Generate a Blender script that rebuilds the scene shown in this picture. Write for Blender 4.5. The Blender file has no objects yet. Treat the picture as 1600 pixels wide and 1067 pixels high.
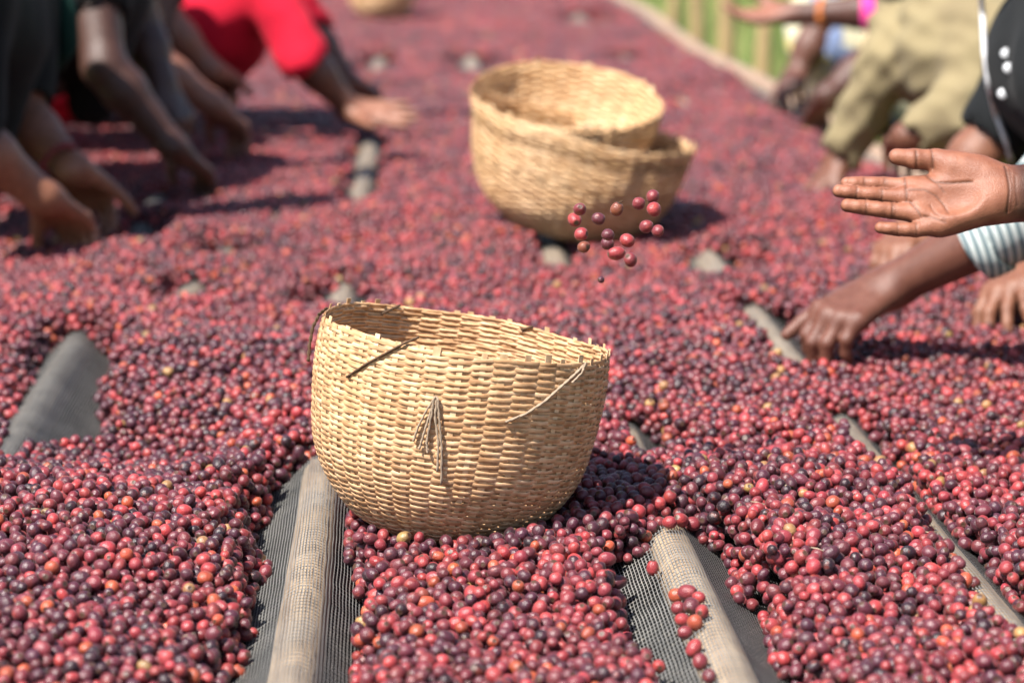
import bpy, bmesh, math, random
import numpy as np
from mathutils import Vector, Matrix
random.seed(7); RNG = np.random.default_rng(7)
sc = bpy.context.scene
COL = sc.collection
R = math.radians

# ------------------------------------------------------------------ camera, light, exposure
PITCH, YAW, FPX = R(11.42), R(3.03), 3778.0
CAMP = np.array([0.0, 0.0, 0.69])          # z = 0 is the top of the drying bed, the ground lies 0.85 m lower
cam = bpy.data.cameras.new('camera'); camo = bpy.data.objects.new('camera', cam); COL.objects.link(camo)
cam.lens = 85; cam.sensor_width = 36; cam.clip_start = 0.05; cam.clip_end = 400
camo.location = CAMP; camo.rotation_euler = (R(90) - PITCH, 0, -YAW)
cam.dof.use_dof = True; cam.dof.focus_distance = 2.40; cam.dof.aperture_fstop = 4.0
sc.camera = camo
SUN = np.array([0.42, 0.38, -0.82]); SUN = SUN / np.linalg.norm(SUN)     # the way the light travels
world = bpy.data.worlds.new('World'); sc.world = world; world.use_nodes = True
wn = world.node_tree.nodes; wl = world.node_tree.links
sky = wn.new('ShaderNodeTexSky'); sky.sky_type = 'NISHITA'; sky.sun_disc = False
sky.sun_elevation = math.asin(-SUN[2]); sky.sun_rotation = math.atan2(-SUN[0], -SUN[1])
bg = wn['Background']; bg.inputs['Strength'].default_value = 0.085
wl.new(sky.outputs[0], bg.inputs['Color'])
sl = bpy.data.lights.new('sun', 'SUN'); sl.energy = 5.0; sl.angle = R(0.5); sl.color = (1.0, 0.95, 0.88)
so = bpy.data.objects.new('sun', sl); COL.objects.link(so); so.location = (-3, -3, 6)
so.rotation_euler = Vector(SUN).to_track_quat('-Z', 'Y').to_euler()
sc.view_settings.view_transform = 'Standard'; sc.view_settings.look = 'None'
sc.view_settings.exposure = 1.18; sc.view_settings.gamma = 1.0
sc.cycles.use_denoising = True; sc.cycles.sample_clamp_indirect = 6.0
sc.cycles.transparent_max_bounces = 16; sc.cycles.max_bounces = 6

def ray(px, py):
    c = ((px - 800) / FPX, -(py - 533.5) / FPX)
    up = np.array([0, math.sin(PITCH), math.cos(PITCH)]); fw = np.array([0, math.cos(PITCH), -math.sin(PITCH)])
    d = c[0] * np.array([1.0, 0, 0]) + c[1] * up + fw
    cy, sy = math.cos(YAW), math.sin(YAW)
    return np.array([d[0] * cy + d[1] * sy, -d[0] * sy + d[1] * cy, d[2]])
def P(px, py, Y):                # the place seen at a pixel, Y metres down the bed
    d = ray(px, py); return CAMP + d * Y / d[1]
def PZ(px, py, z):
    d = ray(px, py); return CAMP + d * (z - CAMP[2]) / d[2]
def project(p):
    q = np.asarray(p) - CAMP; cy, sy = math.cos(YAW), math.sin(YAW)
    x = q[..., 0] * cy - q[..., 1] * sy; y = q[..., 0] * sy + q[..., 1] * cy; z = q[..., 2]
    f = y * math.cos(PITCH) - z * math.sin(PITCH); u = y * math.sin(PITCH) + z * math.cos(PITCH)
    return 800 + FPX * x / f, 533.5 - FPX * u / f, f

# ------------------------------------------------------------------ helpers
def unit(v): v = np.asarray(v, float); return v / (np.linalg.norm(v) + 1e-12)
def link(name, me, parent=None, mat=None, **props):
    o = bpy.data.objects.new(name, me); COL.objects.link(o)
    if parent is not None: o.parent = parent
    if mat is not None and me is not None: me.materials.clear(); me.materials.append(mat)
    for k, v in props.items(): o[k] = v
    return o
def thing(name, label, cat, loc=(0, 0, 0), group=None):
    o = link(name, None); o.location = loc; o['label'] = label; o['category'] = cat; o.empty_display_size = .05
    if group: o['group'] = group
    return o
def mesh(name, v, f, smooth=True):
    me = bpy.data.meshes.new(name); me.from_pydata([tuple(x) for x in v], [], [tuple(x) for x in f])
    if smooth: me.polygons.foreach_set('use_smooth', [True] * len(me.polygons))
    me.update(); return me
def mesh_np(name, v, f, smooth=True):       # quads as arrays, fast
    me = bpy.data.meshes.new(name); v = np.asarray(v, np.float32); f = np.asarray(f, np.int32)
    me.vertices.add(len(v)); me.vertices.foreach_set('co', v.ravel())
    k = f.shape[1]; me.loops.add(f.size); me.loops.foreach_set('vertex_index', f.ravel())
    me.polygons.add(len(f)); me.polygons.foreach_set('loop_start', np.arange(0, f.size, k, dtype=np.int32))
    me.polygons.foreach_set('use_smooth', np.full(len(f), smooth))
    me.update(calc_edges=True); me.validate(); return me
def vcol(me, name, c):
    a = me.attributes.new(name, 'FLOAT_COLOR', 'POINT'); c = np.asarray(c, np.float32)
    if c.shape[1] == 3: c = np.hstack([c, np.ones((len(c), 1), np.float32)])
    a.data.foreach_set('color', c.ravel())
def tube(pts, rad, n=8, cap=True):
    pts = [np.asarray(p, float) for p in pts]; m = len(pts)
    rad = [rad] * m if np.isscalar(rad) else rad
    V, Fc = [], []; prev = None
    for i, p in enumerate(pts):
        t = unit(pts[min(i + 1, m - 1)] - pts[max(i - 1, 0)])
        if prev is None: a = unit(np.cross(t, [0, 0, 1.0] if abs(t[2]) < .9 else [1.0, 0, 0]))
        else: a = unit(prev - t * np.dot(prev, t))
        prev = a; b = np.cross(t, a)
        for k in range(n):
            an = 2 * math.pi * k / n; V.append(p + rad[i] * (a * math.cos(an) + b * math.sin(an)))
    for i in range(m - 1):
        for k in range(n):
            Fc.append((i * n + k, i * n + (k + 1) % n, (i + 1) * n + (k + 1) % n, (i + 1) * n + k))
    if cap: Fc.append(tuple(range(n))[::-1]); Fc.append(tuple(range((m - 1) * n, m * n)))
    return V, Fc
def join(parts):
    V, Fc = [], []
    for v, f in parts:
        o = len(V); V.extend(v); Fc.extend([tuple(i + o for i in q) for q in f])
    return V, Fc
def noise2(x, y, s, seed=0, octv=3):         # smooth value noise in numpy
    out = np.zeros(np.broadcast(x, y).shape); amp = 1.0; tot = 0
    for o in range(octv):
        g = np.random.default_rng(seed + o * 17).random((256, 256))
        u = x / s * 2 ** o + 100; v = y / s * 2 ** o + 100
        i = np.floor(u).astype(int); j = np.floor(v).astype(int); fu = u - i; fv = v - j
        fu = fu * fu * (3 - 2 * fu); fv = fv * fv * (3 - 2 * fv)
        G = lambda a, b: g[a % 256, b % 256]
        out += amp * ((G(i, j) * (1 - fu) + G(i + 1, j) * fu) * (1 - fv) + (G(i, j + 1) * (1 - fu) + G(i + 1, j + 1) * fu) * fv - .5)
        tot += amp; amp *= .5
    return out / tot * 2

# ------------------------------------------------------------------ materials
class NT:
    def __init__(s, name):
        s.m = bpy.data.materials.new(name); s.m.use_nodes = True; s.t = s.m.node_tree; s.t.nodes.clear()
        s.out = s.n('ShaderNodeOutputMaterial')
    def n(s, ty, **kw):
        x = s.t.nodes.new(ty)
        for k, v in kw.items(): setattr(x, k, v)
        return x
    def l(s, a, b): s.t.links.new(a, b)
    def setin(s, sock, v):
        if hasattr(v, 'is_linked') or isinstance(v, bpy.types.NodeSocket): s.l(v, sock)
        else: sock.default_value = v
    def math(s, op, a, b=None, c=None, clamp=False):
        x = s.n('ShaderNodeMath', operation=op, use_clamp=clamp)
        for i, v in enumerate((a, b, c)):
            if v is not None: s.setin(x.inputs[i], v)
        return x.outputs[0]
    def mix(s, fac, a, b, mode='MIX'):
        x = s.n('ShaderNodeMix', data_type='RGBA', blend_type=mode)
        s.setin(x.inputs[0], fac); s.setin(x.inputs[6], a); s.setin(x.inputs[7], b); return x.outputs[2]
    def noise(s, vec, scale, detail=3, rough=.55):
        x = s.n('ShaderNodeTexNoise'); x.inputs['Scale'].default_value = scale; x.inputs['Detail'].default_value = detail
        x.inputs['Roughness'].default_value = rough
        if vec is not None: s.l(vec, x.inputs['Vector'])
        return x.outputs[0]
    def mapr(s, v, a, b, c, d):
        x = s.n('ShaderNodeMapRange'); s.l(v, x.inputs[0])
        for i, q in enumerate((a, b, c, d)): x.inputs[i + 1].default_value = q
        return x.outputs[0]
    def coord(s, which='Object'): return s.n('ShaderNodeTexCoord').outputs[which]
    def scale(s, v, k):
        x = s.n('ShaderNodeVectorMath', operation='MULTIPLY'); s.l(v, x.inputs[0]); x.inputs[1].default_value = k; return x.outputs[0]
    def attr(s, name, ty='GEOMETRY'): return s.n('ShaderNodeAttribute', attribute_name=name, attribute_type=ty)
    def bump(s, h, st, d=.001):
        x = s.n('ShaderNodeBump'); x.inputs['Strength'].default_value = st; x.inputs['Distance'].default_value = d; s.l(h, x.inputs['Height']); return x.outputs[0]
    def bsdf(s, col, rough=.6, spec=.5, normal=None, **kw):
        b = s.n('ShaderNodeBsdfPrincipled'); s.setin(b.inputs['Base Color'], col); s.setin(b.inputs['Roughness'], rough)
        b.inputs['Specular IOR Level'].default_value = spec
        if normal is not None: s.l(normal, b.inputs['Normal'])
        for k, v in kw.items(): s.setin(b.inputs[k.replace('_', ' ')], v)
        s.l(b.outputs[0], s.out.inputs[0]); return b
C4 = lambda c: (c[0], c[1], c[2], 1)

def mat_cherry():
    t = NT('cherry_skin'); cc = t.attr('cc', 'INSTANCER').outputs['Color']; nav = t.attr('nav').outputs['Fac']
    co = t.coord(); info = t.n('ShaderNodeObjectInfo'); rnd = info.outputs['Random']
    add = t.n('ShaderNodeVectorMath', operation='ADD'); t.l(co, add.inputs[0]); t.l(info.outputs['Location'], add.inputs[1])
    pos = t.n('ShaderNodeNewGeometry').outputs['Position']; big = t.noise(pos, 95, 2); fine = t.noise(pos, 900, 3, .6); wr = t.noise(pos, 330, 2, .5)
    c = t.mix(t.mapr(big, .42, .68, 0, .55), cc, t.mix(.6, cc, (.10, .014, .03, 1)))
    c = t.mix(t.mapr(big, .28, .42, .35, 0), c, t.mix(.55, cc, (.62, .10, .05, 1)))
    c = t.mix(t.mapr(fine, .60, .72, 0, .30), c, (.34, .15, .12, 1))
    c = t.mix(nav, c, (.07, .035, .022, 1))
    rg = t.mapr(fine, .3, .7, .27, .46)
    b = t.bsdf(c, rg, .5, t.bump(t.math('ADD', fine, t.math('MULTIPLY', wr, 1.6)), .4, .0012)); b.inputs['Sheen Weight'].default_value = .12; b.inputs['Sheen Roughness'].default_value = .35; b.inputs['Sheen Tint'].default_value = (1, .84, .82, 1); return t.m
def mat_straw(name, base, dark, light):
    t = NT(name); uv = t.coord('UV'); rnd = t.n('ShaderNodeObjectInfo').outputs['Random']
    fib = t.noise(t.scale(uv, (45, 2600, 1)), 1, 3, .6); pat = t.noise(t.scale(uv, (38, 60, 1)), 1, 2, .6)
    spot = t.noise(t.scale(uv, (160, 240, 1)), 1, 3, .6)
    off = t.n('ShaderNodeVectorMath', operation='ADD')
    c = t.mix(t.mapr(rnd, 0, 1, 0, .55), C4(base), C4(light))
    c = t.mix(t.mapr(rnd, .78, .95, 0, .55), c, C4(dark)); c = t.mix(t.mapr(pat, .44, .66, 0, .85), c, C4(dark)); c = t.mix(t.mapr(pat, .30, .44, .6, 0), c, C4(light))
    c = t.mix(t.mapr(fib, .5, .75, 0, .35), c, C4(dark)); c = t.mix(t.mapr(spot, .66, .75, 0, .6), c, (.12, .06, .025, 1))
    t.bsdf(c, .5, .35, t.bump(fib, .5, .0005)); return t.m
def mat_plain(name, col, rough=.75, spec=.3, var=.35, scale=30, dark=None, bump=.3, bd=.002):
    t = NT(name); co = t.coord(); n = t.noise(co, scale, 4, .6); n2 = t.noise(co, scale * 9, 3, .6)
    d = C4(dark) if dark else C4([x * (1 - var) for x in col]); c = t.mix(t.mapr(n, .35, .7, 0, 1), C4(col), d)
    t.bsdf(c, rough, spec, t.bump(n2, bump, bd)); return t.m
def mat_cloth(name, col, dark=None, weave=1400):
    t = NT(name); co = t.coord(); n = t.noise(co, 7, 3); fz = t.noise(co, weave, 2)
    c = t.mix(t.mapr(n, .4, .65, 0, 1), C4(col), C4(dark or [x * .75 for x in col]))
    t.bsdf(c, .88, .15, t.bump(fz, .35, .0008), Sheen_Weight=.03); return t.m
def mat_vcol(name, attr, rough=.45, spec=.4, bs=500, sss=0.0):
    t = NT(name); c = t.attr(attr).outputs['Color']; co = t.coord(); n = t.noise(co, bs, 4, .65); n2 = t.noise(co, 60, 3)
    c = t.mix(t.mapr(n2, .35, .65, 0, .5), c, t.mix(1, c, (.55, .45, .42, 1), 'MULTIPLY'))
    b = t.bsdf(c, t.mapr(n, .3, .7, rough - .08, rough + .1), spec, t.bump(n, .6, .0012))
    if sss: b.inputs['Subsurface Weight'].default_value = sss; b.inputs['Subsurface Radius'].default_value = (.006, .002, .001); b.inputs['Subsurface Scale'].default_value = 1.0
    return t.m
def mat_net():
    t = NT('shade_net'); uv = t.coord('UV'); sep = t.n('ShaderNodeSeparateXYZ')
    wob = t.n('ShaderNodeTexNoise'); wob.inputs['Scale'].default_value = 14; t.l(uv, wob.inputs['Vector'])
    ws = t.n('ShaderNodeVectorMath', operation='MULTIPLY_ADD'); t.l(wob.outputs['Color'], ws.inputs[0]); ws.inputs[1].default_value = (.0022, .010, 0); t.l(uv, ws.inputs[2])
    t.l(ws.outputs[0], sep.inputs[0])
    fx = t.math('FRACT', t.math('DIVIDE', sep.outputs[0], .0034)); fy = t.math('FRACT', t.math('DIVIDE', sep.outputs[1], .0092))
    mx = t.math('LESS_THAN', fx, .27); my = t.math('LESS_THAN', fy, .17)
    # threads are round: bump across each thread, warp over weft
    hx = t.math('SUBTRACT', 1, t.math('POWER', t.math('ABSOLUTE', t.math('SUBTRACT', t.math('DIVIDE', fx, .17), 1)), 2))
    mask = t.math('MAXIMUM', mx, my); n = t.noise(uv, 20, 4, .6); n2 = t.noise(uv, 260, 2)
    c = t.mix(t.mapr(n, .35, .65, 0, 1), (.21, .205, .195, 1), (.13, .13, .125, 1)); c = t.mix(t.mapr(n2, .55, .7, 0, .5), c, (.40, .36, .29, 1))
    b = t.bsdf(c, .5, .4, t.bump(hx, .4, .0004)); tr = t.n('ShaderNodeBsdfTransparent'); mxs = t.n('ShaderNodeMixShader')
    t.l(mask, mxs.inputs[0]); t.l(tr.outputs[0], mxs.inputs[1]); t.l(b.outputs[0], mxs.inputs[2]); t.l(mxs.outputs[0], t.out.inputs[0]); return t.m
def mat_wood():
    t = NT('peeled_pole'); co = t.coord(); s = t.scale(co, (60, 3, 60)); n = t.noise(s, 1, 4, .65); n2 = t.noise(co, 9, 3)
    c = t.mix(t.mapr(n, .35, .7, 0, 1), (.40, .30, .20, 1), (.22, .15, .095, 1)); c = t.mix(t.mapr(n2, .5, .7, 0, .5), c, (.27, .24, .205, 1))
    t.bsdf(c, .7, .25, t.bump(n, .6, .002)); return t.m
M_STK = mat_plain('stake_wood', (.40, .28, .14), .8, .2, scale=12, var=.4); M_CH = mat_cherry(); M_NET = mat_net(); M_WOOD = mat_wood()
M_STRAW = mat_straw('bamboo_strip', (.58, .335, .165), (.29, .145, .062), (.78, .55, .34))
M_STAKE = mat_straw('bamboo_stake', (.62, .41, .22), (.38, .21, .10), (.78, .60, .39))
M_FAR = mat_straw('aged_bamboo_strip', (.60, .37, .185), (.36, .195, .085), (.76, .54, .33))
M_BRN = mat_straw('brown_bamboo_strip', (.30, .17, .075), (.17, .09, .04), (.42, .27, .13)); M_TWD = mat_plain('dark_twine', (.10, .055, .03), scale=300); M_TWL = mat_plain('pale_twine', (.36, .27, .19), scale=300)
M_SKIN = mat_vcol('skin', 'skin', .43, .42, 650, .05)

# ------------------------------------------------------------------ ground, far grass, stakes
def build_ground():
    n = 60; xs = np.linspace(-60, 60, n); ys = np.linspace(-20, 140, n); X, Y = np.meshgrid(xs, ys, indexing='ij')
    v = np.stack([X, Y, -.85 + .04 * noise2(X, Y, 5, 3)], -1).reshape(-1, 3)
    f = [(i * n + j, (i + 1) * n + j, (i + 1) * n + j + 1, i * n + j + 1) for i in range(n - 1) for j in range(n - 1)]
    t = NT('field_soil'); co = t.coord(); a = t.noise(co, .6, 4); b = t.noise(co, 9, 4)
    c = t.mix(t.mapr(a, .35, .6, 0, 1), (.16, .26, .05, 1), (.22, .30, .07, 1)); c = t.mix(t.mapr(b, .5, .7, 0, .6), c, (.24, .18, .09, 1))
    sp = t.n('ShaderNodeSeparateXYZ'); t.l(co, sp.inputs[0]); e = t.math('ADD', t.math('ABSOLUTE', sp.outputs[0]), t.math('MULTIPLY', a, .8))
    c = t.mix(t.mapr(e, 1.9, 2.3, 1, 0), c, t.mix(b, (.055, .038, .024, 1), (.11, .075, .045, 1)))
    t.bsdf(c, .95, .1, t.bump(b, .6, .02)); link('ground', mesh('ground', v, f), mat=t.m, kind='structure')
    # tall grass beyond the bed
    V, Fc, Cc = [], [], []
    for _ in range(26000):
        Y0 = random.uniform(9, 34); X0 = random.uniform(1.55 + .0 * Y0, 2.2 + .33 * Y0); h = random.uniform(.15, .55) * (1.3 if random.random() < .2 else 1)
        a = random.uniform(0, 6.28); w = random.uniform(.006, .014); lean = random.uniform(.02, .22); ca, sa = math.cos(a), math.sin(a); o = len(V)
        z0 = -.87
        V += [(X0 - w * sa, Y0 + w * ca, z0), (X0 + w * sa, Y0 - w * ca, z0), (X0 + lean * .4 * ca + w * .8 * sa, Y0 + lean * .4 * sa - w * .8 * ca, z0 + h * .6), (X0 + lean * .4 * ca - w * .8 * sa, Y0 + lean * .4 * sa + w * .8 * ca, z0 + h * .6), (X0 + lean * ca, Y0 + lean * sa, z0 + h)]
        Fc += [(o, o + 1, o + 2, o + 3), (o + 3, o + 2, o + 4)]
        g = random.random(); q = (.17 + .14 * g, .25 + .10 * g, .07 + .05 * g) if random.random() < .85 else (.38, .32, .13)
        Cc += [q] * 5
    me = mesh('grass', V, Fc); vcol(me, 'leaf', Cc)
    t = NT('grass_blade'); b = t.bsdf(t.attr('leaf').outputs['Color'], .6, .3); tl = t.n('ShaderNodeBsdfTranslucent'); t.l(t.attr('leaf').outputs['Color'], tl.inputs[0])
    mx = t.n('ShaderNodeMixShader'); mx.inputs[0].default_value = .4; t.l(b.outputs[0], mx.inputs[1]); t.l(tl.outputs[0], mx.inputs[2]); t.l(mx.outputs[0], t.out.inputs[0])
    link('grass', me, mat=t.m, kind='stuff', label='bright green grass growing beyond the drying bed', category='grass')
    # a row of wooden stakes along the far side of the bed
    names = ['farthest pale wooden stake standing in the green grass beyond the bed', 'second farthest pale wooden stake beyond the bed', 'pale wooden stake beyond the bed, below the outstretched far hand',
             'pale wooden stake just left of the cream patterned garment', 'nearest wooden stake, behind the cream patterned garment']
    for k, (px, Y) in enumerate(((1050, 12.0), (1086, 11.2), (1137, 10.2), (1199, 9.1), (1255, 8.3))):
        p = P(px, 60, Y); r = .030 + .004 * (k % 3); hh = 1.5
        st = thing('wooden_stake', names[k], 'stake', (p[0], p[1], -.88), 'wooden stakes beyond the bed')
        pts = [(.012 * math.sin(3 * q + k) + (.05, -.03, .02, .06, -.05)[k] * (q - .6), .012 * math.cos(2 * q + k), hh * q) for q in np.linspace(0, 1, 9)]
        link('pole', mesh('stake', *tube(pts, [r * (1.1 - .2 * q) for q in np.linspace(0, 1, 9)], 10)), st, M_STK)
        link('lashing', mesh('lashing', *tube([np.array(pts[6]) + (0, 0, dz) for dz in (0, .012, .024, .036)], r * 1.08, 10)), st, M_TWD)
build_ground()

# ------------------------------------------------------------------ the drying bed: poles, net
POLES = [(-.78, 0), (-.44, -.006), (-.088, .013), (.291, 0), (.562, -.004), (.83, 0)]       # x at the near end, drift per metre
SKEW = ((-.355, 3.25), (-.20, 5.0))
PR, PTOP, SAG = .025, .014, -.050
X0, X1, Y0, Y1 = -.98, 1.10, 1.35, 13.2
def pole_x(k, y): return POLES[k][0] + POLES[k][1] * (y - 2) + .006 * np.sin(y * 1.7 + k * 2)
def pole_dip(k, y): return .004 * np.sin(y * 2.3 + k)
def ridge(d, w=1.0):             # net height near a pole, d = distance from its axis
    d = np.abs(d); top = np.sqrt(np.maximum(PR ** 2 - np.minimum(d, PR * .72) ** 2, 0)) - PR
    y1 = math.sqrt(PR ** 2 - (PR * .72) ** 2) - PR
    return PTOP + np.where(d < PR * .72, top, y1 - (d - PR * .72) * (.80 - 2.2 * np.clip(d - PR * .72, 0, .14)))
def net_z(x, y):
    z = np.full(np.broadcast(x, y).shape, SAG) + .008 * noise2(x, y, .25, 5)
    for k in range(len(POLES)): z = np.maximum(z, ridge(x - pole_x(k, y)) + pole_dip(k, y))
    (ax, ay), (bx, by) = SKEW; t = np.clip((y - ay) / (by - ay), 0, 1)
    z = np.maximum(z, ridge(x - (ax + (bx - ax) * t)) + .008 - 1.5 * np.clip(np.abs((y - ay) / (by - ay) - .5) - .42, 0, 1))
    e = np.minimum(x - X0, X1 - x); z = np.maximum(z, .02 - e * .9)
    return z + .0016 * noise2(x, y, .04, 9, 2)
bed = thing('drying_bed', 'long raised bed of grey netting over wooden poles, spread with coffee cherries', 'drying bed', (0, 6, -.85))
def bedpart(name, me, mat):
    o = link(name, me, bed, mat); o.matrix_parent_inverse = Matrix.Translation((0, -6, .85)); return o
def build_bed():
    xs = np.arange(X0, X1 + .001, .005); ys = np.concatenate([np.arange(Y0, 3.4, .010), np.arange(3.4, 6, .02), np.arange(6, Y1 + .01, .05)])
    X, Y = np.meshgrid(xs, ys, indexing='ij'); Z = net_z(X, Y); n = len(ys)
    v = np.stack([X, Y, Z], -1).reshape(-1, 3); I = np.arange(len(xs) - 1)[:, None] * n + np.arange(n - 1)[None]
    f = np.stack([I, I + n, I + n + 1, I + 1], -1).reshape(-1, 4); me = mesh_np('net', v, f)
    s = np.concatenate([[np.zeros(n)], np.cumsum(np.sqrt(np.diff(X, axis=0) ** 2 + np.diff(Z, axis=0) ** 2), 0)], 0)
    uvv = np.stack([X * 1.1, Y], -1).reshape(-1, 2); uv = me.uv_layers.new(name='uv'); li = np.zeros(len(me.loops), np.int32); me.loops.foreach_get('vertex_index', li)
    uv.data.foreach_set('uv', uvv[li].astype(np.float32).ravel()); bedpart('net', me, M_NET)
    yy = np.linspace(Y0 - .1, Y1 + .1, 60)
    V = [(x, y, -.082 + .004 * math.sin(7 * x + 3 * y)) for x in np.linspace(X0, X1, 14) for y in np.linspace(Y0, Y1, 60)]
    bedpart('void_shade_sheet', mesh('void_shade_sheet', V, [(i * 60 + j, i * 60 + 60 + j, i * 60 + 61 + j, i * 60 + 1 + j) for i in range(13) for j in range(59)]), mat_plain('void_shade_black', (.012, .012, .012), .8, .2))  # added black sheet standing in for the shade beneath the bed, darkens net holes
    M_SHADEPOLE = mat_plain('shade_dark_pole', (.12, .10, .08), .8, .2, scale=20, var=.5)  # pole colour darkened to pass for the shaded void under its bare net
    M_RAIL = mat_plain('weathered_rail', (.34, .235, .17), .8, .2, scale=14, var=.4)
    for k in range(len(POLES)):
        pts = [(pole_x(k, y), y, PTOP - PR - .0022 + pole_dip(k, y)) for y in yy]
        bedpart('pole', mesh('pole', *tube(pts, [PR * (1 - .04 * abs(math.sin(3 * y))) - .001 for y in yy], 14)), M_WOOD if k != 1 else M_SHADEPOLE)
    (ax, ay), (bx, by) = SKEW
    pts = [(ax + (bx - ax) * t, ay + (by - ay) * t, PTOP - PR + .0045 - max(0, abs(t - .5) - .42) * 1.5) for t in np.linspace(0, 1, 20)]
    bedpart('pole', mesh('pole', *tube(pts, PR - .0015, 14)), M_WOOD)
    for x in (X0 - .02, X1 + .02):
        pts = [(x + .012 * math.sin(y * 1.3), y, .006 + .006 * math.sin(y * 2)) for y in yy]
        bedpart('side_rail', mesh('rail', *tube(pts, .030, 12)), M_RAIL)
    for y in np.arange(1.5, 13.3, 1.3):
        bedpart('cross_beam', mesh('beam', *tube([(X0 - .08, y, -.115), (0, y, -.12), (X1 + .08, y, -.115)], .035, 10)), M_WOOD)
        for x in (X0 - .02, X1 + .02):
            bedpart('leg', mesh('leg', *tube([(x, y + .07, -.9), (x, y + .072, -.4), (x, y + .07, -.03)], [.04, .037, .034], 10)), M_WOOD)
build_bed()

# ------------------------------------------------------------------ baskets
def basket_profile(pts, n=400):
    pts = np.array(pts, float); q = np.linspace(0, len(pts) - 1, 60); out = []
    for u in q:                                            # Catmull-Rom
        i = min(int(u), len(pts) - 2); f = u - i; g = lambda k: pts[max(0, min(len(pts) - 1, k))]
        a, b, c, d = g(i - 1), g(i), g(i + 1), g(i + 2)
        out.append(.5 * (2 * b + (c - a) * f + (2 * a - 5 * b + 4 * c - d) * f * f + (3 * b - a - 3 * c + d) * f ** 3))
    out = np.array(out); s = np.concatenate([[0], np.cumsum(np.linalg.norm(np.diff(out, axis=0), axis=1))])
    S = np.linspace(0, s[-1], n); return np.interp(S, s, out[:, 0]), np.interp(S, s, out[:, 1]), S
class Basket:
    def __init__(b, prof, stakes, pitch, seg, label, mats, seed, loc, axis, spin=0, squash=(1, 1), name='woven_basket', bands=None, rimwave=.004, lens=6):
        b.r, b.z, b.S = basket_profile(prof); b.sq = squash; rg = np.random.default_rng(seed)
        ax = unit(axis); xx = unit(np.cross([0, 1, 0], ax)); yy = np.cross(ax, xx)
        b.M = Matrix(((xx[0], yy[0], ax[0], loc[0]), (xx[1], yy[1], ax[1], loc[1]), (xx[2], yy[2], ax[2], loc[2]), (0, 0, 0, 1))) @ Matrix.Rotation(spin, 4, 'Z')
        b.o = thing(name, label, 'basket', (0, 0, 0), 'woven bamboo baskets'); b.o.matrix_world = b.M
        L = b.S[-1]; ns = stakes; th0 = (np.arange(ns) + rg.uniform(-.13, .13, ns)) * 2 * math.pi / ns
        b.wave = lambda th: rimwave * (np.sin(th + seed) + .6 * np.sin(2 * th + 1.3 * seed) + .35 * np.sin(5 * th + seed))
        q = np.arange(ns * seg) / seg; TH = np.interp(q, np.arange(ns + 1), np.append(th0, th0[0] + 2 * math.pi))
        s = pitch * 1.1; k = 0; rows = []
        while s < L - pitch * .4:
            pw = pitch * (1.45 - .45 * min(1, s / (L * .45))); rows.append((s, pw)); s += pw
        nrow = len(rows)
        for k, (s, pw) in enumerate(rows):
            drift = .18 * pw * np.sin(TH * rg.integers(1, 5) + rg.uniform(0, 6)) + rg.normal(0, .05 * pw, len(TH))
            ss = np.clip(s + drift + b.wave(TH) * (s / L) ** 2, 0, L); amp = .0007 + .0003 * (pw / pitch)
            ph = np.cos(math.pi * (q + k)) ; off = amp * np.sign(ph) * np.abs(ph) ** .55 + rg.normal(0, .00012, len(TH))
            hh = pw * (.55 + .04 * rg.normal(0, 1)) * (1 + .38 * (1 - np.abs(ph)) + .12 * np.sin(q * 2.1 + k) + .08 * ph + .06 * np.sin(q * .37 + 3 * k)) ; tk = .00042
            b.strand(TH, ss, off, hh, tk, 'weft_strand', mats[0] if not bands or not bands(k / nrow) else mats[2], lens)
            if seg > 4: b.strand(TH, np.clip(ss + .5 * pw, 0, L), np.minimum(-off, 0) * .9 - .0011, hh * .9, .0003, 'weft_strand', mats[0], 4)
        for j in range(ns):
            top = L + float(b.wave(th0[j])) + (rg.uniform(-.001, .0025) if rg.random() < .7 else rg.uniform(.003, .007)); sv = np.linspace(.004, min(top, L + .01), 34 if seg > 2 else 14)
            w = rg.uniform(.0032, .0050) * np.clip(.35 + sv / (L * .5), 0, 1) * (pitch / .0042); tilt = rg.normal(0, .010)
            offs = .0003 * np.sin(sv / pitch * math.pi + j * math.pi)
            b.stake(th0[j] + tilt * (sv / L), sv, offs, w, .00035, mats[1])
        n = 24; V = [(0, 0, .002)] + [(b.r[12] * 1.02 * math.cos(2 * math.pi * i / n), b.r[12] * 1.02 * math.sin(2 * math.pi * i / n), .0025) for i in range(n)]
        V += [(x, y, z + .003) for x, y, z in V]; Fc = [(0, 1 + (i + 1) % n, 1 + i) for i in range(n)] + [(n + 1, n + 2 + i, n + 2 + (i + 1) % n) for i in range(n)] + [(1 + i, 1 + (i + 1) % n, n + 2 + (i + 1) % n, n + 2 + i) for i in range(n)]
        link('base', mesh('base', V, Fc), b.o, mats[0])
    def pt(b, th, s, off):          # on the wall: angle, arc length, distance outwards
        L = b.S[-1]; r = np.interp(s, b.S, b.r); z = np.interp(s, b.S, b.z) + np.maximum(s - L, 0); e = 1e-3
        dr = np.interp(np.minimum(s + e, L), b.S, b.r) - np.interp(np.clip(s, 0, L) - e, b.S, b.r); dz = np.interp(np.minimum(s + e, L), b.S, b.z) - np.interp(np.clip(s, 0, L) - e, b.S, b.z)
        l = np.sqrt(dr ** 2 + dz ** 2) + 1e-9; nr, nz = dz / l, -dr / l; rr = r + off * nr
        return np.stack([rr * np.cos(th) * b.sq[0], rr * np.sin(th) * b.sq[1], z + off * nz], -1)
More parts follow.
